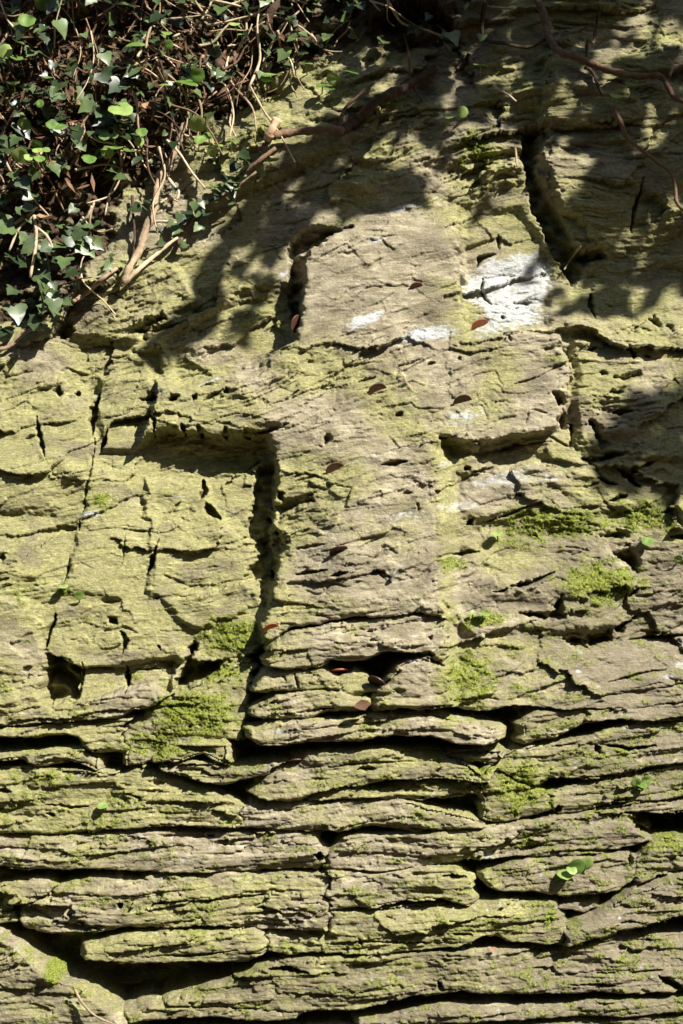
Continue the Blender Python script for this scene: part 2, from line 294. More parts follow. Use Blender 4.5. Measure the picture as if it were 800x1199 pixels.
PK = [([(57,763),(75,767),(95,776),(101,790),(97,815),(57,824)],46), ([(207,803),(216,785),(222,760),(228,748),(234,752),(228,768),(240,772),(261,770),(258,780),(240,795),(220,803),(206,808)],44),
 ([(165,468),(183,456),(184,470)],22), ([(197,470),(200,459),(213,462),(207,470)],22), ([(62,374),(78,371),(82,383),(70,392),(58,388)],24), ([(152,382),(165,369),(188,362),(190,369),(170,383),(168,395),(158,393)],24),
 ([(297,508),(318,499),(340,495),(330,502),(312,511)],18), ([(303,545),(328,540),(321,600),(316,640),(328,660),(322,690),(312,712),(303,700),(300,685),(288,680),(292,662),(303,648),(287,632),(292,600)],24),
 ([(312,612),(318,590),(335,584),(365,580),(369,587),(340,600),(320,612)],22), ([(375,526),(378,512),(388,505),(388,517)],16),
 ([(508,538),(514,524),(520,509),(531,512),(545,523),(575,526),(615,516),(624,514),(600,528),(560,534),(520,541)],9),
 ([(648,459),(656,455),(668,470),(655,480)],26), ([(650,493),(663,482),(668,500),(658,504)],26), ([(667,495),(675,495),(675,521),(668,523)],22), ([(691,492),(697,488),(708,505),(715,521),(705,528),(698,515)],24),
 ([(682,535),(720,528),(736,530),(715,540),(690,543)],22), ([(622,180),(640,215),(658,240),(672,270),(685,285),(712,284),(718,295),(700,301),(690,322),(675,330),(660,302),(640,270),(628,240),(615,200)],34),
 ([(618,140),(645,138),(650,150),(640,170),(628,195),(612,195),(615,160)],40), ([(722,441),(755,430),(753,438),(735,446)],18), ([(765,370),(772,366),(781,380),(778,386)],18), ([(785,379),(793,375),(793,388)],16),
 ([(697,627),(735,619),(737,630),(715,632)],20), ([(715,646),(740,641),(750,655),(745,671),(733,662)],30), ([(603,716),(640,713),(655,695),(658,722),(640,725),(615,723)],28), ([(715,736),(735,724),(746,720),(732,735),(722,750)],24),
 ([(648,746),(680,746),(712,736),(714,750),(690,757),(670,756)],26), ([(408,770),(450,760),(500,757),(506,763),(480,768),(462,775),(450,795),(438,790),(422,780)],17), ([(338,275),(352,263),(372,257),(395,261),(411,262),(385,276),(364,290),(358,310),(357,345),(353,370),(341,382),(338,360),(337,320)],34),
 ([(640,862),(660,850),(700,842),(724,840),(716,850),(690,860),(655,867)],20), ([(75,1012),(98,1010),(97,1019),(78,1020)],20), ([(145,1014),(172,1014),(165,1021),(150,1020)],20), ([(738,960),(800,952),(830,960),(830,982),(765,984),(745,975)],34),
 ([(150,408),(188,402),(186,440),(178,452),(172,440),(165,420)],12), ([(600,825),(552,828),(556,842),(610,838)],20)]
for pts, dp in PK:
    s = bbox(pts, 20); d = sdf(U[s]+W1[s]*.6, V[s]+W2[s]*.6, pts)
    d = d + 2.6*perlin(U[s]/14, V[s]/9, 25) + 1.8*perlin(U[s]/5, V[s]/3.5, 26)
    H[s] -= dp*(1-sstep(d, -5.0, 1.5))*(1+.5*perlin(U[s]/16, V[s]/12, 27))

# strata: steps that jut at their lower edge
rough = np.clip(0.70 + 1.0*fbm(U/90, V/55, 3, 60), 0.16, 1.7)
rough = np.where(slabm, np.clip(rough, .55, 1.2), rough)
smooth_zone = np.clip(mask([(360, 285), (530, 240), (540, 380), (400, 400), (355, 380)], 12)*.65 + mask([(0, 690), (55, 700), (55, 790), (0, 800)], 10)*.5
                      + mask([(690, 762), (815, 748), (815, 790), (700, 800)], 8)*.6 + mask([(60, 560), (150, 550), (140, 640), (60, 640)], 14)*.5 + mask([(335, 530), (500, 525), (500, 700), (340, 715)], 12)*.1 + mask([(0, 560), (290, 560), (280, 740), (0, 780)], 14)*.25 + mask([(518, 620), (545, 520), (560, 620), (540, 640)], 8)*.5, 0, 1)
rough *= 1-0.6*smooth_zone
rough += .55*blob(410, 600, 80, 70)+.35*blob(440, 430, 90, 50)+.9*blob(140, 365, 90, 45)+.5*blob(300, 445, 110, 30)+.8*blob(720, 490, 90, 60)+.5*blob(560, 180, 60, 50)
topz = 1-sstep(V, 150, 260)
det = np.zeros(U.shape, np.float32)
for q, (sp, am, L) in enumerate([(58, 7.0, 150), (27, 3.6, 90), (13.5, 2.0, 48), (7.0, 1.0, 26)]):
    t = S/sp + 0.75*fbm(R/(L*.8), S/(sp*2.2), 3, 70+q) + 0.22*perlin(R/(L*.16), S/(sp*.7), 90+q)
    k = np.floor(t); f = t-k
    a = perlin(R/L+k*3.71, k*1.37+.5, 110+q)
    a = np.clip(a*1.9+(.18 if q else .05), 0, 1.2)
    det += am*a*(f**1.5*(1-sstep(f, .88, 1.0)) - .25)*np.where(slabm, .45, 1)
for q, (sp, am, L) in enumerate([(9.5, 2.6, 110), (5.2, 1.5, 60)]):
    t = S/sp + 1.1*fbm(R/160, S/40, 3, 230+q) + .16*perlin(R/9, S/6, 236+q)
    k = np.floor(t); f = t-k
    a = np.clip(perlin(R/L+k*2.17, k*1.91+.3, 233+q)*2.2-.15+np.where(slabm, .25, 0), 0, 1.1)*np.clip(np.where(slabm, .7, .5 if q else .25)+1.1*perlin(U/75, V/45, 239+q), 0, 1)
    det += am*a*(sstep(f, .0, .75)*(1-sstep(f, .9, 1.0))-.4)
for q, (sp, am, am2, L) in enumerate([(17.0, 12.5, 3.6, 120), (8.6, 8.0, 2.6, 64), (4.6, 3.6, 1.4, 36)]):
    t = S/sp + np.where(slabm, .5, .8)*fbm(R/170, S/60, 3, 250+q) + .07*perlin(R/10, S/7, 253+q)
    k = np.floor(t).astype(np.int32); seg = np.floor(R/L + hash2(k, k*0+3, 1)*9 + .5*perlin(R/40, S/12, 256+q)+.18*perlin(R/9, S/5, 257+q)).astype(np.int32)
    det += np.where(slabm, am, am2)*(hash2(k, seg, 2)-.5)*np.clip(.75+.9*perlin(U/90, V/60, 258+q), .1, 1.1)
ti, lv, ed = facets((R+2.5*W1)/150, (S+2.5*W2)/66, 7)
det += np.where(slabm, .3, 1)*(21*ti + 12*lv)*(1-.55*mC)
det += np.where(slabm, .5, 1)*10*fbm(U/95, V/60, 3, 143)
ti, lv, ed = facets((R+W1)/62, (S+W2)/25, 1)
det += np.where(slabm, .2, .8)*(5.2*ti + 3.6*lv)
ti2, lv2, ed2 = facets((R+W1*.6)/19, (S+W2*.6)/7.5, 4)
det += np.clip(fbm(U/45, V/30, 2, 130)+.35, 0, 1)*np.where(slabm, .6, 1)*(2.4*ti2 + 1.9*lv2)
pits = np.clip(perlin(R/15, S/6.5, 140)-.50, 0, 1)*np.clip(perlin(U/60, V/60, 141)+.3, 0, 1)
det -= 5*pits
det += 1.1*fbm(R/9, S/4, 3, 150) + 2.2*fbm(R/34, S/15, 2, 155)
H += det*rough*(1+.6*topz) + turn*(1-.55*sstep(V, 1000, 1200))

# growth
MOSS = [(275,742,42,26,1.1), (262,786,34,18,1.0), (230,832,62,32,1.15), (188,866,46,22,1.0), (650,612,74,22,1.1), (702,682,50,26,1.3), (548,790,40,38,1.0), (562,722,38,9,1.1), (528,660,20,11,1.1), (600,632,50,14,.6),
        (750,605,50,26,.95), (45,690,38,26,.5), (118,588,20,13,.9), (608,915,44,36,1.0), (785,985,30,22,.95), (60,905,50,12,.7), (71,1126,11,13,1.6), (440,1040,60,20,.5), (650,770,40,20,.5), (600,800,50,20,.5),
        (725,878,34,16,.7), (650,420,26,12,.6), (560,165,40,28,.8), (330,352,16,18,.7), (610,985,36,14,.7), (545,1005,30,12,.7), (470,1120,60,14,.5), (420,1180,50,12,.7), (600,950,30,12,.6), (700,1000,30,12,.6),
        (640,1070,14,16,.9), (120,955,60,10,.7), (165,1000,14,14,.5), (380,1130,40,14,.5), (560,1080,60,12,.4), (735,1120,30,10,.6), (790,470,30,60,.4), (390,800,20,8,.4), (560,900,20,14,.8), (80,690,14,10,.8),
        (320,150,50,14,.5), (395,255,22,9,.6), (770,40,24,16,.4), (740,430,60,20,.3)]
moss = np.zeros(U.shape, np.float32)
for cx, cy, rx, ry, a in MOSS: moss = np.maximum(moss, a*blob(cx, cy, rx, ry))
mn = fbm(U/14, V/10, 3, 160)
film = sstep(moss + .45*mn, .12, .75); moss = sstep(moss + .6*mn, .38, .95)
scat = sstep(fbm(U/44, V/20, 4, 165)+.06+.25*sstep(V, 800, 900)+.26*sstep(U, 520, 640)*sstep(V, 560, 640), .30, .62)*sstep(V, 560, 800)
moss = np.maximum(moss, .62*scat*sstep(mn, -.25, .2))
film = np.maximum(film, moss)
H += 14*blob(71, 1126, 13, 14)
H += moss*(1.6 + 1.8*perlin(U/7, V/6, 170) + 1.9*perlin(U/2.7, V/2.5, 171))
LICH = [(500,393,36,10,-10,1.5), (430,373,27,7,-25,1.4), (470,238,26,4,-8,1.1), (440,282,12,5,-20,.9), (253,443,24,4,-20,.8), (110,602,18,6,-5,1), (505,1000,40,8,0,.65), (570,995,11,6,0,1), (628,961,8,4,0,.9), (645,978,40,8,-3,.4),
        (795,777,12,6,0,1), (780,790,9,5,0,.9), (545,487,32,14,-15,.75), (590,560,64,13,-12,.72), (470,605,50,9,-10,.6), (535,592,34,11,-10,.75), (520,545,26,9,-10,.6), (640,560,30,8,-12,.6), (205,585,34,9,-25,.5), (320,640,30,7,-10,.4), (250,590,26,8,-20,.45), (20,705,18,6,0,.5), (400,420,60,6,-20,.4), (300,455,40,5,-20,.45), (335,847,20,4,0,.8), (478,769,8,2,0,1.1), (674,761,7,3,0,1.1), (675,784,8,4,0,.7),
        (500,730,0.1,.1,0,0), (415,500,30,9,-20,.35), (500,520,20,6,0,.5), (660,890,30,6,-3,.5), (770,890,30,8,0,.5), (330,318,8,5,0,.9), (180,1040,60,12,0,.35), (460,612,30,6,-5,.4), (535,833,6,2,0,1), (345,895,20,3,0,.5)]
lich = np.zeros(U.shape, np.float32)
for cx, cy, rx, ry, r, a in LICH: lich = np.maximum(lich, a*blob(cx, cy, rx, ry, r))
WHITE = [(541,312),(566,302),(600,290),(640,284),(650,300),(648,330),(640,352),(655,366),(640,376),(600,386),(575,390),(551,384),(562,366),(556,350),(544,342)]
lich = np.maximum(lich, 1.02*mask(WHITE, 14, 2.2))
lich = .86*sstep(lich + .5*fbm(R/10, S/5, 4, 180, .65), .42, .95)
specks = sstep(perlin(U/7, V/5, 185), .52, .7)*sstep(perlin(U/60, V/40, 186), -.1, .5)
lich = np.maximum(lich, .55*specks*np.where(V > 850, 1, .35))*(1-moss)
algae = np.clip(.66 + .95*fbm(U/120, V/80, 4, 190) + .25*(1-sstep(U, 300, 480))*sstep(V, 380, 480)*(1-sstep(V, 720, 820)) + .3*blob(230, 680, 120, 110) - .75*blob(445, 300, 110, 65) - .55*blob(420, 670, 90, 40) - .35*blob(410, 745, 90, 25) - .45*sstep(U, 560, 700)*sstep(V, 640, 760)
                - .5*blob(740, 790, 90, 35) - .5*blob(310, 990, 110, 12) - .5*blob(230, 1000, 150, 10) - .45*blob(580, 570, 70, 30) - .5*blob(650, 690, 70, 35) + .3*blob(700, 270, 90, 60) + .25*blob(120, 480, 150, 90), 0, 1)
algae = np.clip(algae - .21*mC*sstep(V, 225, 260) + .55*np.exp(-((U-522)/13)**2)*sstep(V, 515, 540)*(1-sstep(V, 840, 870)) - .15*((U > 300) & (U < 505) & (V > 715) & (V < 870)), 0, 1)
grey = np.clip(.25 + .9*fbm(U/60, V/34, 3, 200) + .6*blob(690, 690, 110, 50) + .55*blob(740, 780, 90, 40) + .45*blob(420, 680, 70, 35) + .5*sstep(U, 540, 660)*sstep(V, 820, 900) + .4*blob(230, 1000, 150, 14) + .25*blob(600, 570, 60, 20)+.4*sstep(V, 1090, 1130)+.6*sstep(U, 560, 720)*sstep(V, 600, 700)+.15*(1-sstep(V, 170, 250))*sstep(U, 360, 430), 0, 1)  # last term greys the top right, deepening the tree shade by colour
soil = mask([(-400, -400), (560, -400), (545, 40), (470, 55), (400, 40), (345, 62), (300, 110), (225, 150), (150, 225), (110, 300), (62, 372), (-400, 390)], 16, 2.5)
soil = sstep(soil + .7*fbm(U/26, V/18, 3, 220), .45, .95)
H += soil*(5*fbm(U/12, V/9, 3, 221) - 6)
tint = RND[3][(LABEL.astype(int)*7+3) % 256]-.5
algae = np.clip(algae+np.where(slabm, .7*tint, 0), 0, 1); grey = np.clip(grey+np.where(slabm, .5*(RND[1][(LABEL.astype(int)*5+1) % 256]-.5), 0), 0, 1)
far = sstep(np.maximum(np.maximum(-U, U-800), np.maximum(-V, V-1199)), 30, 120)
H += far*12*fbm(U/160, V/120, 3, 210)

prof = np.interp(VA, [-400, 150, 330, 420, 720, 800, 900, 1250, 1700], [-52, -50, -47, -40, 38, 50, 46, 14, 0]); ker = np.exp(-.5*(np.arange(-60, 61)/24.)**2); ker /= ker.sum()
prof = np.convolve(np.pad(prof, 60, mode='edge'), ker, 'valid')
H += prof[:, None].astype(np.float32)
P = px_plane(U, V) + OUT*(H[..., None]*0.001)
P = P.astype(np.float32)
def surf_h(u, v):
    i = int(np.clip(np.searchsorted(UA, u), 1, NU-1)); j = int(np.clip(np.searchsorted(VA, v), 1, NV-1))
    return float(H[j, i])
def surf(u, v, lift=0.0):
    """a point on the rock at a photograph pixel, lifted off it by so many millimetres"""
    return Vector(px_plane(u, v) + OUT*((surf_h(u, v)+lift)*.001))
def smooth_surf(u, v, lift=0.0, r=12):
    i = np.clip(np.searchsorted(UA, [u-r, u+r]), 1, NU-1); j = np.clip(np.searchsorted(VA, [v-r, v+r]), 1, NV-1)
    return Vector(px_plane(u, v) + OUT*((float(H[j[0]:j[1]+1, i[0]:i[1]+1].max())+lift)*.001))

# ------------------------------------------------------------------ materials
def new_mat(name, rough=.8, spec=.3):
    m = bpy.data.materials.new(name); m.use_nodes = True; n = m.node_tree.nodes
    b = n['Principled BSDF']; b.inputs['Roughness'].default_value = rough; b.inputs['Specular IOR Level'].default_value = spec
    return m, m.node_tree, b
def node(t, typ, **kw):
    n = t.nodes.new(typ)
    for k, v in kw.items(): setattr(n, k, v)
    return n
def noise(t, vec, scale, detail=4, rough=.55):
    n = node(t, 'ShaderNodeTexNoise'); n.inputs['Scale'].default_value = scale; n.inputs['Detail'].default_value = detail; n.inputs['Roughness'].default_value = rough
    t.links.new(vec, n.inputs['Vector']); return n.outputs['Fac']
def ramp(t, fac, a, b, ca=(0, 0, 0, 1), cb=(1, 1, 1, 1)):
    r = node(t, 'ShaderNodeValToRGB'); e = r.color_ramp.elements
    e[0].position = a; e[1].position = b; e[0].color = ca; e[1].color = cb
    t.links.new(fac, r.inputs[0]); return r.outputs[0]
def mix(t, fac, a, b, mode='MIX'):
    m = node(t, 'ShaderNodeMix', data_type='RGBA', blend_type=mode)
    for s, x in ((0, fac), (6, a), (7, b)):
        if isinstance(x, (int, float)): m.inputs[s].default_value = x
        elif isinstance(x, tuple): m.inputs[s].default_value = x+(1,) if len(x) == 3 else x
        else: t.links.new(x, m.inputs[s])
    return m.outputs[2]
def attr(t, name): return node(t, 'ShaderNodeAttribute', attribute_name=name).outputs['Fac']
def math_(t, op, a, b):
    m = node(t, 'ShaderNodeMath', operation=op)
    for s, x in ((0, a), (1, b)):
        if isinstance(x, (int, float)): m.inputs[s].default_value = x
        else: t.links.new(x, m.inputs[s])
    return m.outputs[0]
def rock_material():
    m, t, b = new_mat('slate_rock', .88, .22)
    pos = node(t, 'ShaderNodeNewGeometry').outputs['Position']
    mp = node(t, 'ShaderNodeMapping'); mp.inputs['Rotation'].default_value = (0, math.radians(12), 0); mp.inputs['Scale'].default_value = (1, 1, 2.6)
    t.links.new(pos, mp.inputs[0]); st = mp.outputs[0]
    mq = node(t, 'ShaderNodeMapping'); mq.inputs['Rotation'].default_value = (0, math.radians(14), 0); mq.inputs['Scale'].default_value = (1, 1, 7)
    t.links.new(pos, mq.inputs[0]); streak = noise(t, mq.outputs[0], 34, 6, .7)
    n1 = noise(t, st, 60, 6, .62); n2 = noise(t, st, 170, 5, .7); n3 = noise(t, pos, 420, 3, .7); n4 = noise(t, pos, 26, 5, .6)
    tan = mix(t, ramp(t, n1, .35, .68), (.225, .19, .125), (.50, .452, .335))
    olive = mix(t, ramp(t, n2, .34, .7), (.19, .186, .068), (.455, .445, .205))
    gr = mix(t, ramp(t, n2, .36, .68), (.085, .073, .052), (.24, .205, .15))
    al = math_(t, 'ADD', attr(t, 'algae'), math_(t, 'MULTIPLY', math_(t, 'SUBTRACT', n1, .5), 1.1))
    c = mix(t, ramp(t, al, .3, .72), tan, olive)
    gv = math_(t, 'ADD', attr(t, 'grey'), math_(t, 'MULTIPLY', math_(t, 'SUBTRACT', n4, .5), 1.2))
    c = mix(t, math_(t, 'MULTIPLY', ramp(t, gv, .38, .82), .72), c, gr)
    c = mix(t, math_(t, 'MULTIPLY', ramp(t, streak, .54, .68), .55), c, (.50, .45, .34))
    c = mix(t, math_(t, 'MULTIPLY', ramp(t, streak, .42, .30), .4), c, (.115, .10, .055))
    lc = mix(t, ramp(t, n2, .3, .7), (.31, .32, .325), (.56, .585, .60))
    c = mix(t, attr(t, 'lichen'), c, lc)
    mo = mix(t, ramp(t, n3, .36, .64), (.06, .080, .012), (.22, .255, .032))
    c = mix(t, math_(t, 'MULTIPLY', attr(t, 'moss'), ramp(t, n2, .28, .5)), c, mo)
    c = mix(t, attr(t, 'soil'), c, mix(t, ramp(t, n2, .35, .65), (.028, .019, .011), (.10, .068, .040)))
    c = mix(t, 1.0, c, ramp(t, n3, .3, .7, (.74, .72, .68, 1), (1.16, 1.15, 1.12, 1)), 'MULTIPLY')
    # dark specks: black lichen dots
    v = noise(t, st, 300, 2, .5)
    c = mix(t, math_(t, 'MULTIPLY', ramp(t, v, .64, .70), .45), c, (.06, .05, .035))
    t.links.new(c, b.inputs['Base Color'])
    bp = node(t, 'ShaderNodeBump'); bp.inputs['Strength'].default_value = .55; bp.inputs['Distance'].default_value = .003
    hh = math_(t, 'ADD', math_(t, 'MULTIPLY', n2, 1.0), math_(t, 'MULTIPLY', n3, .6))
    t.links.new(hh, bp.inputs['Height']); t.links.new(bp.outputs[0], b.inputs['Normal'])
    return m
ROCK = rock_material()
def simple_mat(name, ca, cb, scale, rough=.7, spec=.3, metallic=0, bump=0, trans=0):
    m, t, b = new_mat(name, rough, spec)
    pos = node(t, 'ShaderNodeNewGeometry').outputs['Position']
    n = noise(t, pos, scale, 4, .6)
    oi = node(t, 'ShaderNodeObjectInfo').outputs['Random']
    f = math_(t, 'ADD', math_(t, 'MULTIPLY', n, .75), math_(t, 'MULTIPLY', math_(t, 'SUBTRACT', oi, .5), .55))
    c = ramp(t, f, .2, .62, ca+(1,), cb+(1,))
    t.links.new(c, b.inputs['Base Color']); b.inputs['Metallic'].default_value = metallic
    if bump:
        bp = node(t, 'ShaderNodeBump'); bp.inputs['Strength'].default_value = bump; bp.inputs['Distance'].default_value = .002
        t.links.new(noise(t, pos, scale*2.5, 3), bp.inputs['Height']); t.links.new(bp.outputs[0], b.inputs['Normal'])
    if trans:
        tr = node(t, 'ShaderNodeBsdfTranslucent'); t.links.new(c, tr.inputs[0])
        ms = node(t, 'ShaderNodeMixShader'); ms.inputs[0].default_value = trans
        out = t.nodes['Material Output']
        t.links.new(b.outputs[0], ms.inputs[1]); t.links.new(tr.outputs[0], ms.inputs[2]); t.links.new(ms.outputs[0], out.inputs[0])
    return m
IVY = simple_mat('ivy_leaf', (.020, .036, .012), (.105, .15, .050), 45, .4, .5, trans=.12)
PENNY = simple_mat('navelwort_leaf', (.11, .20, .035), (.31, .41, .12), 60, .45, .4, trans=.3)
MOSSM = simple_mat('moss_green', (.065, .095, .010), (.23, .28, .028), 140, .9, .1, trans=.25)
BARK = simple_mat('bark_brown', (.055, .035, .022), (.17, .105, .065), 90, .85, .2, bump=.8)
DRY = simple_mat('dry_stem_tan', (.24, .17, .105), (.52, .41, .27), 70, .8, .2, bump=.5)
CUT = simple_mat('cut_wood', (.36, .22, .13), (.55, .36, .23), 60, .7, .2)
DEAD = simple_mat('dead_leaf', (.10, .052, .028), (.30, .18, .10), 60, .75, .2, trans=.15)
COPPER = simple_mat('old_copper', (.05, .026, .018), (.15, .07, .042), 160, .5, .5, metallic=.5)
RUST = simple_mat('rusty_copper', (.25, .07, .022), (.36, .11, .04), 160, .55, .4, metallic=.25)
SILVER = simple_mat('dull_silver', (.35, .35, .36), (.6, .6, .62), 160, .35, .5, metallic=.9)
SOIL = simple_mat('soil', (.03, .02, .012), (.085, .06, .035), 30, .95, .1, bump=.8)

# ------------------------------------------------------------------ mesh the rock, one object for each slab
def link(name, me, parent=None, mat=None, loc=None):
    o = bpy.data.objects.new(name, me); C.objects.link(o)
    if parent: o.parent = parent
    if mat: me.materials.append(mat)
    if loc is not None: o.location = loc
    return o
def tag(o, label=None, cat=None, group=None, kind=None):
    for k, v in (('label', label), ('category', cat), ('group', group), ('kind', kind)):
        if v: o[k] = v
    return o
Lf = LABEL; Hc = H
corn = np.stack([Lf[:-1, :-1], Lf[:-1, 1:], Lf[1:, 1:], Lf[1:, :-1]], -1)
hc = np.stack([Hc[:-1, :-1], Hc[:-1, 1:], Hc[1:, 1:], Hc[1:, :-1]], -1)
fl = np.take_along_axis(corn, hc.argmax(-1)[..., None], -1)[..., 0]
idx = np.arange(NU*NV, dtype=np.int32).reshape(NV, NU)
quads = np.stack([idx[:-1, :-1], idx[1:, :-1], idx[1:, 1:], idx[:-1, 1:]], -1).reshape(-1, 4)
flr = fl.ravel(); order = np.argsort(flr, kind='stable'); cuts = np.searchsorted(flr[order], np.arange(len(SLABS)+3))
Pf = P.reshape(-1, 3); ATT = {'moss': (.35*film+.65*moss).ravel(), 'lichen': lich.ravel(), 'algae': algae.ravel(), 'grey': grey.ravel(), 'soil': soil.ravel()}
def rock_piece(name, label, parent=None):
    q = quads[order[cuts[label]:cuts[label+1]]]
    if len(q) < 12: return None
    ids, inv = np.unique(q.ravel(), return_inverse=True)
    pts = Pf[ids]; c = pts.mean(0) if label else np.zeros(3)
    me = bpy.data.meshes.new(name); n = len(q)
    me.vertices.add(len(ids)); me.vertices.foreach_set('co', (pts-c).astype(np.float32).ravel())
    me.loops.add(n*4); me.loops.foreach_set('vertex_index', inv.astype(np.int32).ravel())
    me.polygons.add(n); me.polygons.foreach_set('loop_start', np.arange(0, n*4, 4, dtype=np.int32))
    me.polygons.foreach_set('use_smooth', np.ones(n, bool))
    for k, a in ATT.items():
        at = me.attributes.new(k, 'FLOAT', 'POINT'); at.data.foreach_set('value', a[ids].astype(np.float32))
    me.update()
    o = link(name, me, parent, ROCK); o.location = c
    return o
cliff = tag(rock_piece('cliff', 0), kind='structure', label='sunlit slate rock face stained olive with algae and moss')
cross = tag(rock_piece('carved_cross', 1), 'worn raised cross carved in the mossy rock face with coins in its cracks', 'cross')
for k in range(len(SLABS)):
    if k in range(7, 14): o = rock_piece('stone', k+2); o.parent = cross; o.location = o.location - cross.location
    else: rock_piece('stone', k+2, cliff)
# ground at the foot of the rock
gx = np.linspace(-4, 4, 60); gy = np.linspace(-6, .3, 50); GXX, GYY = np.meshgrid(gx, gy)
gz = .03*fbm(GXX*1.3, GYY*1.3, 3, 300)
me = bpy.data.meshes.new('ground'); n = 60
me.from_pydata(np.stack([GXX, GYY, gz], -1).reshape(-1, 3).tolist(), [], [(j*n+i, j*n+i+1, (j+1)*n+i+1, (j+1)*n+i) for j in range(49) for i in range(n-1)])
tag(link('ground', me, None, SOIL), kind='structure')

#@@OBJECTS
# ------------------------------------------------------------------ small mesh helpers
def mesh(name, verts, faces, smooth=True):
    me = bpy.data.meshes.new(name); me.from_pydata([tuple(v) for v in verts], [], faces)
    if smooth: me.polygons.foreach_set('use_smooth', [True]*len(me.polygons))
    me.update(); return me
def spline(pts, n=6):
    pts = [Vector(p) for p in pts]
    if len(pts) < 3: return [pts[0].lerp(pts[-1], k/n) for k in range(n+1)]
    out = []
    q = [pts[0]*2-pts[1]]+pts+[pts[-1]*2-pts[-2]]
    for k in range(1, len(q)-2):
        a, b, c, d = q[k-1:k+3]
        for j in range(n):
            t = j/n
            out.append(.5*((2*b)+(c-a)*t+(2*a-5*b+4*c-d)*t*t+(3*b-a-3*c+d)*t**3))
    out.append(pts[-1]); return out
def tube_data(pts, r0, r1, sides=7, knob=.18, rnd=random):
    V_ = []; F_ = []; n = len(pts); prev = None
    for k, p in enumerate(pts):
        t = (pts[min(k+1, n-1)]-pts[max(k-1, 0)]).normalized()
        if prev is None: a = t.orthogonal().normalized()
        else: a = (prev-t*prev.dot(t)).normalized()
        prev = a; b = t.cross(a); r = (r0+(r1-r0)*k/(n-1))*(1+knob*rnd.uniform(-1, 1))
        for s in range(sides):
            th = 2*math.pi*s/sides; rr = r*(1+.5*knob*rnd.uniform(-1, 1))
            V_.append(p+a*math.cos(th)*rr+b*math.sin(th)*rr)
    for k in range(n-1):
        for s in range(sides):
            F_.append((k*sides+s, k*sides+(s+1) % sides, (k+1)*sides+(s+1) % sides, (k+1)*sides+s))
    F_.append(tuple(range(sides))[::-1]); F_.append(tuple(range((n-1)*sides, n*sides)))
    return V_, F_
def tube(name, pts, r0, r1, mat, parent=None, base=None, sides=7, knob=.18, n=6):
    V_, F_ = tube_data(spline(pts, n), r0, r1, sides, knob)
    o0 = Vector(base) if base is not None else V_[0].copy()
    me = mesh(name, [v-o0 for v in V_], F_)
    o = link(name, me, parent, mat); 
    if parent is None: o.location = o0
    return o
MM = .001; PX = 1.15*MM
def empty(name, loc):
    o = bpy.data.objects.new(name, None); C.objects.link(o); o.location = loc; o.empty_display_size = .02; return o
def frame(nrm, tip):
    z = Vector(nrm).normalized(); y = Vector(tip); y = (y-z*y.dot(z)).normalized(); x = y.cross(z)
    return Matrix((x, y, z)).transposed().to_4x4()
def put(o, loc, nrm, tip, size):
    o.rotation_mode = 'QUATERNION'; o.rotation_quaternion = frame(nrm, tip).to_quaternion(); o.location = loc; o.scale = (size,)*3

# ------------------------------------------------------------------ leaves
def ivy_mesh(seed):
    r = random.Random(seed)
    half = [(.12, -.17), (.33, -.27), (.50, -.13), (.55, .07), (.41, .19), (.34, .38), (.17, .61), (0, .84)]
    half = [(x*r.uniform(.85, 1.15), y*r.uniform(.9, 1.1)) for x, y in half]; half[-1] = (r.uniform(-.06, .06), .86)
    ring = half+[(-x*r.uniform(.9, 1.1), y) for x, y in half[-2::-1]]
    cup = r.uniform(.1, .35); dr = r.uniform(.05, .3)
    zz = lambda x, y: cup*abs(x)-dr*max(y, 0)**2+r.uniform(-.03, .03)
    v = [(0, 0, 0), (0, .42, -dr*.17)]+[(x, y, zz(x, y)) for x, y in ring]; n = len(ring); f = []
    for k in range(n):
        a = 2+k; b = 2+(k+1) % n
        hub = 1 if 4 <= k <= 9 else 0
        f.append((hub, b, a))
    f.append((0, 1, 2+4)); f.append((0, 2+10, 1))
    me = mesh('ivy_leaf', v, f); me.materials.append(IVY); return me
IVYM = [ivy_mesh(k) for k in range(7)]
def round_mesh(seed):
    r = random.Random(seed); v = [(0, 0, -.13)]; f = []; n = 16
    for j, rad in enumerate((.35, .75, 1.0)):
        for k in range(n):
            th = 2*math.pi*k/n; q = rad*(1+(.07*(k % 2) if j == 2 else 0)+r.uniform(-.04, .04))
            v.append((q*math.cos(th), q*math.sin(th), (-.06, .0, -.05)[j]+(.10*math.sin(2*th+seed)*rad)))
    for k in range(n):
        k1 = (k+1) % n; f.append((0, 1+k, 1+k1))
        for j in (0, 1): f.append((1+j*n+k, 1+(j+1)*n+k, 1+(j+1)*n+k1, 1+j*n+k1))
    me = mesh('navelwort_leaf', v, f); me.materials.append(PENNY); return me
ROUND = [round_mesh(k) for k in range(5)]
def dead_mesh(seed):
    r = random.Random(seed); ring = [(0, -.5), (.25, -.25), (.3, .1), (.15, .4), (0, .6), (-.18, .38), (-.3, .05), (-.22, -.28)]
    v = [(0, 0, -.12)]+[(x*r.uniform(.8, 1.2), y, .25*abs(x)+r.uniform(-.1, .15)) for x, y in ring]
    me = mesh('dead_leaf', v, [(0, 1+k, 1+(k+1) % 8) for k in range(8)]); me.materials.append(DEAD); return me
DEADM = [dead_mesh(k) for k in range(4)]

OUTV = Vector((0, -1, 0)); SUNV = Vector(SUN)
def rv(a): return Vector((random.uniform(-a, a), random.uniform(-a, a), random.uniform(-a, a)))
def in_poly(u, v, pts):
    c = False; n = len(pts)
    for k in range(n):
        a, b = pts[k], pts[(k+1) % n]
        if (a[1] > v) != (b[1] > v) and u < (b[0]-a[0])*(v-a[1])/(b[1]-a[1])+a[0]: c = not c
    return c

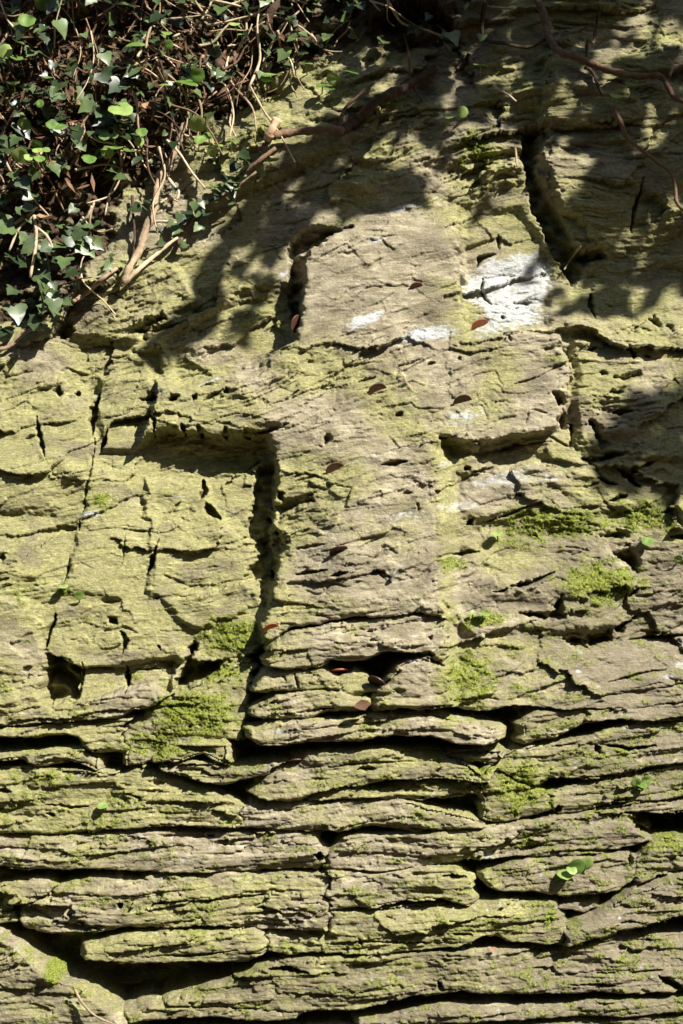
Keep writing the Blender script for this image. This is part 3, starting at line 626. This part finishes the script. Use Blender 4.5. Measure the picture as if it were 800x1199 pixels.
# ------------------------------------------------------------------ ivy
def ivy_plant(label, poly, count, size, lifts, stems, group='ivy growing over the rock'):
    us = [p[0] for p in poly]; vs_ = [p[1] for p in poly]
    base = surf(sum(us)/len(us), sum(vs_)/len(vs_), 2)
    root = tag(empty('ivy', base), label, 'ivy', group)
    for (pts, r0, r1, lift, mat) in stems:
        tube('stem', [smooth_surf(a, b, lift, 5) for a, b in pts], r0*PX, r1*PX, mat, root, base, 6)
    k = 0; tries = 0
    while k < count and tries < count*60:
        tries += 1
        u = random.uniform(min(us), max(us)); v = random.uniform(min(vs_), max(vs_))
        if not in_poly(u, v, poly): continue
        if perlin(np.array([u/38]), np.array([v/30]), 400)[0] < random.uniform(-.55, .1): continue
        u += random.gauss(0, 9); v += random.gauss(0, 9)
        p = smooth_surf(u, v, random.uniform(*lifts), 8)
        o = bpy.data.objects.new('leaf', random.choice(IVYM)); C.objects.link(o); o.parent = root
        nrm = OUTV*1.0+Vector((.25, 0, .55))+rv(.75); tip = Vector((random.uniform(-.8, .8), -.25, -1+random.uniform(-.2, .9)))
        put(o, p-base, nrm, tip, (size[0]+(size[1]-size[0])*random.random()**1.5)*MM); k += 1
def twigs(poly, n, ln, r, lift):
    out = []; us = [p[0] for p in poly]; vs_ = [p[1] for p in poly]
    while len(out) < n:
        u = random.uniform(min(us), max(us)); v = random.uniform(min(vs_), max(vs_))
        if not in_poly(u, v, poly): continue
        a = random.gauss(-1.0, .7)*random.choice((-1, 1, 1)); l = random.uniform(*ln); pts = [(u, v)]
        for q in range(3):
            a += random.uniform(-.6, .6); pts.append((pts[-1][0]+l/3*math.cos(a), pts[-1][1]-l/3*math.sin(a)))
        rr = random.uniform(*r); out.append((pts, rr, rr*.6, random.uniform(*lift), random.choice((DRY, DRY, DRY, BARK))))
    return out
UPPER = [(-60, -60), (330, -60), (345, 40), (300, 95), (235, 120), (195, 165), (120, 205), (60, 240), (-60, 250)]
UPA = [(-60, -60), (150, -60), (150, 95), (110, 200), (60, 240), (-60, 250)]
UPB = [(150, -60), (330, -60), (345, 40), (300, 95), (235, 120), (195, 165), (110, 205), (150, 95)]
ivy_plant('dense dark ivy filling the top left corner of the rock face', UPA, 205, (10, 29), (6, 40), twigs(UPA, 80, (30, 110), (.8, 2.0), (2, 26)))
ivy_plant('ivy tangled with tan stems around the thick knotted root', UPB, 165, (9, 26), (6, 36), twigs(UPB, 95, (30, 110), (.8, 2.0), (4, 32)))
LOWL = [(-60, 255), (40, 235), (110, 225), (112, 290), (98, 330), (62, 365), (55, 382), (-60, 392)]
ivy_plant('glossy ivy clump hanging at the left edge below the web of tan roots', LOWL, 95, (14, 34), (4, 36), twigs(LOWL, 10, (40, 80), (1, 2), (2, 14))+
          [([(35, 248), (38, 268), (37, 292), (32, 322)], 2.6, 2, 30, DRY), ([(36, 248), (18, 262), (6, 290)], 2, 1.4, 30, DRY), ([(38, 262), (50, 272), (60, 290)], 2.4, 1.6, 30, DRY), ([(12, 258), (30, 246), (38, 238)], 2, 1.6, 30, DRY),
           ([(72, 282), (78, 262), (96, 250), (104, 236)], 2.4, 1.8, 12, DRY), ([(80, 272), (84, 268), (92, 258)], 1.4, 1, 12, DRY)])
SPRAY = [(218, 262), (206, 285), (196, 272), (205, 245), (225, 222), (255, 205), (290, 188), (312, 182), (300, 200), (275, 222), (245, 240), (232, 262)]
ivy_plant('trailing ivy spray below the cut branch with pale shining leaves', SPRAY, 42, (9, 20), (4, 26), [([(205, 282), (222, 250), (255, 222), (300, 190), (322, 172)], 3.4, 2.6, 8, BARK), ([(232, 244), (262, 226), (300, 200)], 2.4, 1.6, 12, DRY)])
TOPC = [(400, -40), (570, -40), (562, 20), (545, 55), (505, 62), (475, 40), (420, 10)]
ivy_plant('shaded ivy tuft at the top centre edge above the bark-covered root', TOPC, 60, (12, 24), (5, 40), twigs(TOPC, 8, (40, 90), (1, 2), (4, 20)))
TOPL = [(335, -50), (470, -50), (462, 6), (420, 26), (372, 48), (338, 66), (330, 20)]
ivy_plant('loose dark ivy along the top edge between the knotted root and centre', TOPL, 70, (11, 24), (5, 34), twigs(TOPL, 14, (30, 80), (.8, 1.8), (2, 18)))
STEM2 = [(140, 225), (178, 215), (172, 300), (128, 312)]
ivy_plant('few pale ivy leaves beside the tall dry forked stem', [(160, 228), (176, 228), (176, 246), (160, 246)], 3, (18, 24), (10, 22), [([(150, 222), (152, 250), (154, 275), (153, 296)], 2, 1.4, 8, BARK)])
ivy_plant('lone ivy shoot on a tan runner under the left roots', [(128, 306), (146, 304), (146, 318), (130, 320)], 5, (9, 15), (5, 16), [([(84, 352), (100, 340), (120, 328), (136, 312)], 3, 2.4, 6, DRY)])

# ------------------------------------------------------------------ woody roots and stems
def woody(name, label, cat, chains, group=None):
    base = smooth_surf(*chains[0][0][0], chains[0][3], 4)
    root = tag(empty(name, base), label, cat, group)
    for pts, r0, r1, lift, mat, nm in chains:
        tube(nm, [smooth_surf(a, b, lift, 6) for a, b in pts], r0*PX, r1*PX, mat, root, base, 9, .24)
    return root
woody('root', 'thick knotted brown root in the ivy at top centre left', 'root', [([(330, -20), (318, 8), (306, 28), (294, 41), (277, 47), (262, 57), (253, 74)], 9, 7, 12, BARK, 'trunk'), ([(277, 47), (270, 62), (258, 66)], 4, 3, 14, BARK, 'side_root')])
woody('root', 'dark bark-covered root slanting above the cross head', 'root', [([(398, 152), (412, 140), (425, 128), (448, 112), (472, 100), (490, 86), (512, 72)], 6, 5, 8, BARK, 'trunk'), ([(398, 146), (404, 124), (424, 106), (440, 92)], 2.4, 1.8, 8, BARK, 'side_root')])
woody('branch', 'short horizontal branch with a pale sawn end', 'branch', [([(318, 160), (335, 155), (360, 152), (386, 150), (402, 152)], 5.5, 4.6, 14, BARK, 'stick'), ([(313, 164), (318, 156), (325, 143)], 6, 5.5, 20, CUT, 'sawn_end'), ([(305, 176), (312, 168), (318, 160)], 3, 4, 12, BARK, 'stub')])
woody('vine', 'long bare brown vine bending across the top right', 'vine', [([(622, -20), (632, 5), (639, 22), (643, 42), (654, 64), (672, 71), (692, 78), (714, 89), (744, 90), (772, 91), (782, 104), (790, 116), (815, 126)], 5, 3.6, 16, BARK, 'stem'),
      ([(655, 54), (661, 39), (680, 32), (696, 23)], 1.8, 1.2, 12, BARK, 'side_shoot'), ([(702, 8), (700, 30), (697, 46), (687, 51), (685, 74)], 2.2, 1.6, 12, BARK, 'side_shoot'), ([(683, 82), (692, 88), (697, 102), (703, 114)], 2.4, 1.8, 10, BARK, 'side_shoot')])
woody('vine', 'thin hooked vine beside the top centre ivy', 'vine', [([(574, -20), (567, 10), (566, 32), (573, 44), (592, 48), (620, 51), (640, 44)], 3, 2, 12, BARK, 'stem')])
woody('vine', 'thin dark vine trailing down the right edge', 'vine', [([(716, 128), (726, 148), (734, 160), (748, 174), (770, 188), (786, 202), (792, 220), (794, 236), (806, 250)], 2.8, 2, 8, BARK, 'stem'), ([(790, 206), (800, 199), (815, 194)], 1.8, 1.4, 10, DRY, 'side_shoot'), ([(784, 90), (786, 78), (780, 72)], 1.5, 1, 14, DRY, 'side_shoot')])
woody('vine', 'tall dry forked tan stem hanging down at upper left', 'vine', [([(213, 138), (206, 160), (196, 182), (184, 196), (180, 220), (177, 244), (168, 266), (160, 290), (150, 312), (143, 330)], 4.0, 4.6, 16, DRY, 'stem'),
      ([(143, 330), (160, 314), (178, 296), (205, 273)], 3.2, 2.2, 12, DRY, 'side_stem'), ([(178, 240), (168, 258), (160, 282)], 2.6, 2, 18, DRY, 'side_stem'), ([(188, 194), (198, 208), (206, 218), (204, 228)], 2, 1.4, 10, DRY, 'side_stem'),
      ([(170, 256), (186, 254), (205, 256)], 1.8, 1.2, 10, DRY, 'side_stem'), ([(184, 232), (195, 226), (206, 230)], 1.6, 1, 10, DRY, 'side_stem'), ([(166, 290), (190, 282), (204, 272)], 1.6, 1.2, 10, BARK, 'side_stem')])
woody('vine', 'tan runner stem curling below the left ivy clump', 'vine', [([(-8, 408), (6, 404), (18, 392), (30, 385), (46, 383)], 2.6, 2.2, 8, DRY, 'stem')])
woody('twig', 'thin bent twig lying over the dark recess at top centre right', 'twig', [([(579, 96), (588, 102), (597, 108), (606, 116)], 1.8, 1.2, 8, DRY, 'stick')])
woody('twig', 'pale straight splinter standing in the right chasm', 'twig', [([(666, 310), (674, 298), (684, 284)], 1.0, .7, 10, DRY, 'stick')])
woody('twig', 'pale upright splinter under the dark top cavity', 'twig', [([(606, 168), (607, 180), (607, 192)], 1.5, 1.2, 6, DRY, 'stick')])
woody('twig', 'pale curved dry stalk beside the bottom left boulder', 'twig', [([(96, 1143), (106, 1160), (122, 1174), (148, 1184)], 1.4, 1.0, 10, DRY, 'stick')])

# ------------------------------------------------------------------ navelwort
def navelwort(label, leaves):
    u0, v0 = leaves[0][:2]; base = surf(u0, v0+6, 0)
    root = tag(empty('navelwort', base), label, 'plant', 'navelwort plants on the rock')
    for k, L in enumerate(leaves):
        u, v, rx, ry = L[:4]; lift = L[4] if len(L) > 4 else 16
        p = smooth_surf(u, v, lift+(8 if v < 250 else 0), 6); f = max(.2, min(.97, ry/rx)); s = (1 if random.random() < .8 else -1)
        nrm = OUTV*f+Vector((random.uniform(-.2, .2), 0, math.sqrt(1-f*f)*s+.1))+SUNV*.12
        o = bpy.data.objects.new('leaf', ROUND[int(u+v) % 5]); C.objects.link(o); o.parent = root
        put(o, p-base, nrm, (random.uniform(-1, 1), 0, 1), rx*PX)
        q = surf(u+random.uniform(-4, 4), v+ry+random.uniform(2, 7), -2)
        tube('stalk', [p-nrm.normalized()*rx*PX*.2, p.lerp(q, .55)+OUTV*.003, q], .9*MM, 1.1*MM, PENNY, root, base, 5, .05, 4)
NW = [('large pale round navelwort leaf in the middle of the upper ivy', [(142, 129, 15, 13, 40)]),
 ('navelwort pair of broad leaves right of the largest pale one', [(217, 94, 14, 9, 34), (231, 87, 9, 6, 30), (196, 99, 10, 5, 30)]),
 ('navelwort leaf hanging just above the top of the tall dry stem', [(230, 143, 11, 6, 22), (233, 160, 7, 7, 14), (243, 154, 6, 6, 14)]),
 ('navelwort with two shaded oval leaves near the left top corner', [(31, 22, 11, 11, 26), (50, 3, 10, 6, 26)]),
 ('navelwort leaves lit at the left edge under the dark corner', [(5, 58, 9, 8, 30), (18, 64, 9, 6, 26), (14, 94, 8, 5, 26)]),
 ('navelwort leaf on an upright stalk in the dark above the knotted root', [(275, 28, 7, 5, 34), (282, 37, 5, 3, 24)]),
 ('navelwort leaf cupped among tan twigs right of the knotted root', [(335, 53, 6, 6, 22)]),
 ('navelwort leaf folded over below the knotted root', [(318, 83, 13, 7, 26), (311, 88, 7, 5, 20)]),
 ('navelwort yellow leaf on the rock right of the ivy', [(358, 69, 9, 4, 14)]),
 ('navelwort dark shaded leaves right of the yellow one', [(378, 96, 8, 5, 12), (390, 90, 8, 5, 12), (386, 102, 7, 4, 12)]),
 ('navelwort bright leaf above the slanting bark-covered root', [(411, 83, 10, 6, 20)]),
 ('navelwort bright leaf right of the top centre ivy tuft', [(564, 73, 9, 4, 18)]),
 ('navelwort shaded pair in the recess over the cross head', [(527, 132, 8, 6, 12), (543, 128, 7, 6, 12)]),
 ('navelwort of two leaves hanging under the long brown vine', [(719, 117, 9, 6, 14), (740, 104, 11, 5, 16)]),
 ('navelwort rosette of many small leaves above the left roots', [(24, 182, 10, 6, 34), (36, 185, 7, 6, 36), (48, 187, 7, 6, 34), (54, 176, 6, 5, 32), (45, 177, 6, 5, 36), (42, 168, 7, 4, 30)]),
 ('navelwort round leaf with pale ring right of the small rosette', [(103, 183, 9, 8, 34)]),
 ('navelwort cluster in the ivy left of the largest pale leaf', [(60, 145, 7, 7, 34), (70, 148, 7, 6, 34), (58, 90, 7, 4, 30), (47, 121, 5, 5, 30), (25, 141, 8, 5, 26)]),
 ('navelwort cluster directly below the largest pale leaf', [(122, 158, 7, 7, 32), (133, 157, 5, 6, 30), (124, 176, 8, 6, 32), (135, 170, 9, 5, 32), (151, 172, 9, 5, 32), (120, 171, 6, 4, 30)]),
 ('navelwort upright pair between largest pale leaf and dry stem', [(165, 152, 7, 7, 30), (161, 162, 6, 6, 28)]),
 ('navelwort broad leaf high in the ivy left of the knotted root', [(159, 54, 12, 8, 34), (195, 38, 7, 5, 34), (198, 54, 6, 4, 30)]),
 ('navelwort sprigs on the lit ledge under the ivy', [(258, 168, 7, 4, 8), (272, 163, 7, 4, 8), (248, 174, 7, 3, 8)]),
 ('navelwort seedling of two leaves on the left rock field', [(98, 696, 5, 4, 6), (80, 685, 6, 3, 6)]),
 ('navelwort single leaf on a short stalk right of the shaft', [(581, 624, 7, 4, 12)]),
 ('navelwort pale leaf in the moss strip right of the shaft', [(562, 715, 7, 3, 8), (550, 714, 3, 4, 8)]),
 ('navelwort round leaf in moss at the right below the cross arm', [(756, 633, 7, 6, 8)]),
 ('navelwort tiny yellow leaf near the right edge beside a crack', [(792, 654, 5, 3, 6)]),
 ('navelwort small round leaf on the wide slab at lower left', [(127, 935, 6, 4, 6)]),
 ('navelwort rosette of green leaves on the lower right slab', [(658, 1017, 9, 6, 9), (671, 1008, 9, 7, 12), (683, 1006, 8, 6, 10), (665, 1011, 6, 5, 14)]),
 ('navelwort tuft of small leaves under the right mossy ledge', [(742, 914, 6, 4, 8), (750, 917, 6, 4, 8), (756, 912, 6, 4, 8)])]
for lb, lv_ in NW: navelwort(lb, lv_)

# ------------------------------------------------------------------ coins pushed into the cracks
def coin_mesh(R_, th):
    v = []; f = []; n = 28
    for rad, z in ((.0, th*.4), (.84, th*.4), (.88, th*.5), (.97, th*.5), (1, th*.35), (1, -th*.35), (.97, -th*.5), (.88, -th*.5), (.84, -th*.4), (.0, -th*.4)):
        for k in range(n):
            a = 2*math.pi*k/n; v.append((R_*rad*math.cos(a), R_*rad*math.sin(a), z))
    for j in range(9):
        for k in range(n): f.append((j*n+k, (j+1)*n+k, (j+1)*n+(k+1) % n, j*n+(k+1) % n))
    return mesh('coin', v, f, False)
def coin(label, u, v, tiltz, elev, mat, R_=12.9, into=.25, yaw=0, lift=0):
    """tiltz: slope of the crack in degrees; elev: how steeply the coin points up out of the crack"""
    me = coin_mesh(R_*MM, 1.9*MM); me.materials.append(mat); o = link('coin', me)
    a = Vector((math.cos(math.radians(tiltz)), 0, math.sin(math.radians(tiltz))))
    e = math.radians(elev); o_ = Vector((math.sin(math.radians(yaw)), -math.cos(e), math.sin(e))).normalized()
    nrm = a.cross(o_)
    p = smooth_surf(u, v, lift, 3) + o_*(R_*MM*(into-.35))
    o.rotation_mode = 'QUATERNION'; o.rotation_quaternion = frame(nrm, o_).to_quaternion(); o.location = p
    return tag(o, label, 'coin', 'coins pushed into the cracks')
coin('dark coin standing in the shadowed groove left of the cross head', 347, 376, 62, 50, COPPER, 12.9, .2)
coin('brown coin in the left of the two cracks where the cross arms meet', 442, 457, 22, 42, COPPER, 13.5, .1)
coin('reddish brown coin in the crack on the right cross arm', 541, 470, 18, 38, COPPER, 13.5, .1)
coin('brown coin with a bright rim high on the cross shaft', 393, 549, 20, 40, COPPER, 13.5, .1)
coin('brown coin showing a thin sliver midway down the cross shaft', 397, 643, 16, 22, COPPER, 13, .1)
coin('red copper coin at the left edge low on the shaft', 320, 731, 24, 36, RUST, 10.5, .1)
coin('rusty orange coin below the white lichen patch', 565, 376, 24, 30, RUST, 12.9, .15)
coin('small brown coin near the right edge of the cross head', 488, 334, 14, 30, COPPER, 9.5, .1)
coin('pink copper coin above the hollow in the lower shaft', 397, 781, 4, 2, RUST, 12.9, .3)
coin('coin lying deep in the hollow of the lower shaft', 440, 792, -30, 25, COPPER, 12.9, .2)
coin('small silver coin wedged upright in the lower shaft', 460, 672, 62, 30, SILVER, 8, .2)
coin('dull coin on the ledge under the foot of the shaft', 347, 884, 5, 4, COPPER, 11, .2)
coin('dark coin in the ledge crack right of the shaft', 628, 590, 16, 18, COPPER, 12, .0)

# ------------------------------------------------------------------ litter
def litter(label, u, v, size, nrm, lift=6):
    o = bpy.data.objects.new('dead_leaf', DEADM[int(u) % 4]); C.objects.link(o)
    put(o, smooth_surf(u, v, lift, 4), nrm, (1, 0, .3), size*MM); tag(o, label, 'leaf', 'dead leaves on the rock'); return o
litter('pale brown dead leaf on the left root web', 49, 250, 26, (0, -.6, .8), 36)
litter('brown dead leaf lodged in the hollow of the lower shaft', 423, 817, 22, (.2, -1, .3), 10)
litter('tiny red dead leaf on the lower ledge right of centre', 574, 1103, 9, (0, -1, .5), 6)
litter('curled brown dead leaf in the upper ivy right of the pale round leaf', 172, 122, 26, (.3, -.8, .6), 30)
dv, df = [], []
for k in range(1700):
    while True:
        u = random.uniform(-60, 335); v = random.uniform(-60, 300)
        if in_poly(u, v, UPPER): break
    p = smooth_surf(u, v, random.uniform(0, 22), 5); a = rv(1).normalized(); b = a.orthogonal().normalized(); L_ = random.uniform(5, 16)*MM; w_ = random.uniform(.8, 4)*MM; i = len(dv)
    dv += [p-a*L_, p+b*w_, p+a*L_, p-b*w_+OUTV*.002]; df += [(i, i+1, i+2), (i, i+2, i+3)]
tag(link('leaf_litter', mesh('leaf_litter', dv, df, False), None, DEAD), 'brown dry litter of leaf and twig bits under the upper ivy', 'litter', kind='stuff')

# ------------------------------------------------------------------ moss tufts
mv, mf = [], []
cand = np.argwhere((moss > .45) & (U > -20) & (U < 820) & (V > -20) & (V < 1220)); cand = cand[rng.permutation(len(cand))[:11000]]
for j, i in cand:
    p = Vector(P[j, i]); L_ = random.uniform(1.0, 3.0)*MM
    for q in range(2):
        d = (OUTV+Vector((0, 0, .35))+rv(.8)).normalized()*L_; sd = d.cross(rv(1)).normalized()*random.uniform(.35, .8)*MM; b0 = p+rv(.0015); n0 = len(mv)
        mv += [b0-sd, b0+sd, b0+d]; mf.append((n0, n0+1, n0+2))
tag(link('moss', mesh('moss', mv, mf, False), None, MOSSM), 'short green moss cushions scattered over the rock ledges', 'moss', kind='stuff')

# ------------------------------------------------------------------ the tree whose leaves shade the upper rock
SHADE = [[(355, -40), (860, -40), (860, 232), (800, 222), (770, 246), (740, 238), (705, 262), (682, 290), (650, 252), (620, 236), (590, 200), (545, 160), (520, 205), (500, 238), (455, 244), (425, 250), (380, 262), (350, 278),
          (335, 300), (318, 332), (303, 386), (272, 390), (240, 398), (205, 412), (172, 440), (152, 446), (150, 420), (182, 384), (212, 338), (238, 300), (232, 278), (272, 246), (300, 200), (342, 168), (398, 120), (378, 70)],
         [(622, 285), (690, 280), (722, 300), (712, 345), (692, 380), (655, 380), (652, 345), (628, 325)], [(703, 300), (760, 284), (800, 262), (860, 250), (860, 352), (792, 346), (772, 372), (752, 364), (754, 336), (742, 332), (736, 388), (710, 390), (704, 350)],
         [(547, 226), (580, 232), (575, 262), (552, 262)], [(582, 346), (600, 310), (626, 298), (628, 326), (602, 348)], [(860, 430), (790, 440), (750, 460), (716, 488), (676, 522), (700, 552), (740, 578), (860, 590)]]
LIT = [(425, 45, 36, 15), (775, 35, 27, 23), (735, 72, 12, 8), (677, 112, 20, 10), (645, 134, 22, 7), (630, 155, 9, 7), (462, 155, 9, 9), (500, 170, 8, 15), (545, 160, 12, 11), (572, 182, 36, 26), (650, 200, 30, 17), (667, 178, 14, 9), (778, 155, 18, 9),
       (692, 190, 10, 10), (772, 265, 26, 14), (408, 188, 13, 9), (432, 198, 9, 9), (396, 215, 8, 12), (384, 246, 12, 10), (340, 225, 10, 20), (300, 302, 11, 12), (262, 330, 12, 14), (228, 372, 14, 8), (286, 345, 7, 18), (478, 190, 6, 12), (520, 40, 8, 8), (600, 80, 12, 6), (585, 20, 10, 14), (705, 60, 8, 8), (455, 90, 14, 6), (310, 215, 8, 8), (365, 195, 8, 6)]
G = 4; gu = np.arange(-200, 1000, G); gv = np.arange(-300, 700, G); GU, GV = np.meshgrid(gu.astype(np.float32), gv.astype(np.float32))
T_ = np.zeros(GU.shape, np.float32)
for pl in SHADE: T_ = np.maximum(T_, (sdf(GU, GV, pl) < 0).astype(np.float32))
T_ = np.where(((GV < -30) | (GU > 850) & (GV < 480)), (perlin(GU/60, GV/60, 500) > -.3), T_)
iv = (sdf(GU, GV, [(-220, -40), (385, -40), (385, 80), (330, 130), (215, 160), (110, 220), (60, 250), (-220, 300)]) < 0)
ivd = perlin(GU/24, GV/18, 510)+.4*perlin(GU/11, GV/9, 511)-np.where(GV+.25*GU < 60, -.35, .2)
T_ = np.where(iv, ivd > 0, T_)
for cx, cy, rx, ry in LIT: T_[((GU-cx)/rx)**2+((GV-cy)/ry)**2 < (1.0 if cx < 445 and cy > 80 else 1.45)] = 0
T_[(perlin(GU/17, GV/13, 520)+.4*perlin(GU/50, GV/40, 521) > .46) & (GU > 430) & (GV < 400)] = 0
cover = np.zeros_like(T_); leafpts = []
for rad, tries in ((30, 1500), (22, 2600), (15, 5000), (10, 7000)):
    for _ in range(tries):
        j = random.randrange(len(gv)); i = random.randrange(len(gu))
        if T_[j, i] < .5 or cover[j, i] > .5: continue
        q = max(1, int(rad*.85/G)); sl = (slice(max(0, j-q), j+q+1), slice(max(0, i-q), i+q+1))
        if T_[sl].mean() < .80: continue
        cover[sl] = 1; leafpts.append((gu[i], gv[j], rad))
TP = Vector((2.35, -1.25, 0.0))
fv, ff = [], []; cents = []
def project(p):
    d = np.array(p)-CAM; z = d@FW; return 400+d[0]/z*FPX, 599.5-(d@UPV)/z*FPX
SH = [(0, -.62), (.26, -.42), (.50, -.05), (.42, .22), (.2, .3), (.16, .52), (0, .85), (-.16, .5), (-.22, .28), (-.45, .2), (-.48, -.08), (-.27, -.44)]
for (u, v, rad) in leafpts:
    base = surf(u, v, 0); s_ = random.uniform(.95, 1.35)
    if v > 440: s_ += .7
    p = base+SUNV*s_
    x, y = project(p)
    while -60 < x < 860 and -60 < y < 1260: s_ += .15; p = base+SUNV*s_; x, y = project(p)
    cents.append(p); nrm = SUNV+rv(.45); M = frame(nrm, Vector((random.uniform(-1, 1), 0, -1))); sc = rad*PX*1.7; i = len(fv)
    fv.append(p+(M@Vector((0, 0, -.08*sc))))
    fv += [p+(M@Vector((a*sc*random.uniform(.85, 1.15), b*sc, random.uniform(-.06, .06)*sc))) for a, b in SH]
    n = len(SH); ff += [(i, i+1+k, i+1+(k+1) % n) for k in range(n)]
tree = tag(empty('sycamore_tree', TP), 'leafy tree beyond the upper right of the picture, shading the rock', 'tree')
fol = mesh('foliage', [p-TP for p in fv], ff, False); tag(link('foliage', fol, tree, IVY), kind='stuff')
tube('trunk', [TP+Vector(q) for q in ((0, 0, -.1), (.03, .02, .9), (-.02, 0, 1.9), (.03, -.05, 2.9), (.0, .0, 4.0), (-.1, .05, 5.2))], .13, .04, BARK, tree, TP, 10, .08)
ca = np.array([tuple(p) for p in cents]); km = ca[rng.permutation(len(ca))[:12]]
for it in range(8):
    lab = ((ca[:, None]-km[None])**2).sum(-1).argmin(1)
    km = np.array([ca[lab == k].mean(0) if (lab == k).any() else km[k] for k in range(len(km))])
for k, c in enumerate(km):
    c = Vector(c); a = TP+Vector((0, 0, random.uniform(4.5, 5.1))); m_ = a.lerp(c, .5)+Vector((0, -.05, .22))
    tube('limb', [a, m_, c],   .016, .004, BARK, tree, TP, 7, .1)
    for i in np.where(lab == k)[0][::3]:
        q = Vector(ca[i]); tube('twig', [c.lerp(m_, random.uniform(0, .3)), c.lerp(q, .5)+rv(.02), q], .0022, .0009, BARK, tree, TP, 4, .05, 3)

# ------------------------------------------------------------------ unseen leafy bank added behind the camera to cut sky light
hx = np.linspace(-9, 9, 90); hz = np.linspace(-.1, 1, 40); HX, HZ = np.meshgrid(hx, hz)
top = 5.2+.9*fbm(HX/1.6, HX*0, 3, 600); hy = -6.2-1.0*HZ+.55*fbm(HX/.9, HZ*5, 4, 601)
hv = np.stack([HX, hy, HZ*top], -1).reshape(-1, 3)
hm = mesh('sky_blocker_mesh', hv, [(j*90+i, (j+1)*90+i, (j+1)*90+i+1, j*90+i+1) for j in range(39) for i in range(89)])
sky_blocker = tag(link('sky_blocker_bank', hm, None, IVY), 'added leafy bank of shrubs behind the viewer, blocking sky light', 'shrubs', kind='stuff')
lv3, lf3 = [], []
for k in range(9000):
    p = Vector(hv[random.randrange(len(hv))])+Vector((random.uniform(-.12, .12), random.uniform(0, .22), random.uniform(-.1, .1))); a = rv(1).normalized()*.055; b = a.orthogonal()*.6; i = len(lv3)
    lv3 += [p-a, p+b, p+a, p-b]; lf3.append((i, i+1, i+2, i+3))
link('leaves', mesh('leaves', lv3, lf3, False), sky_blocker, IVY)['kind'] = 'stuff'  # leaf quads filling out the added bank
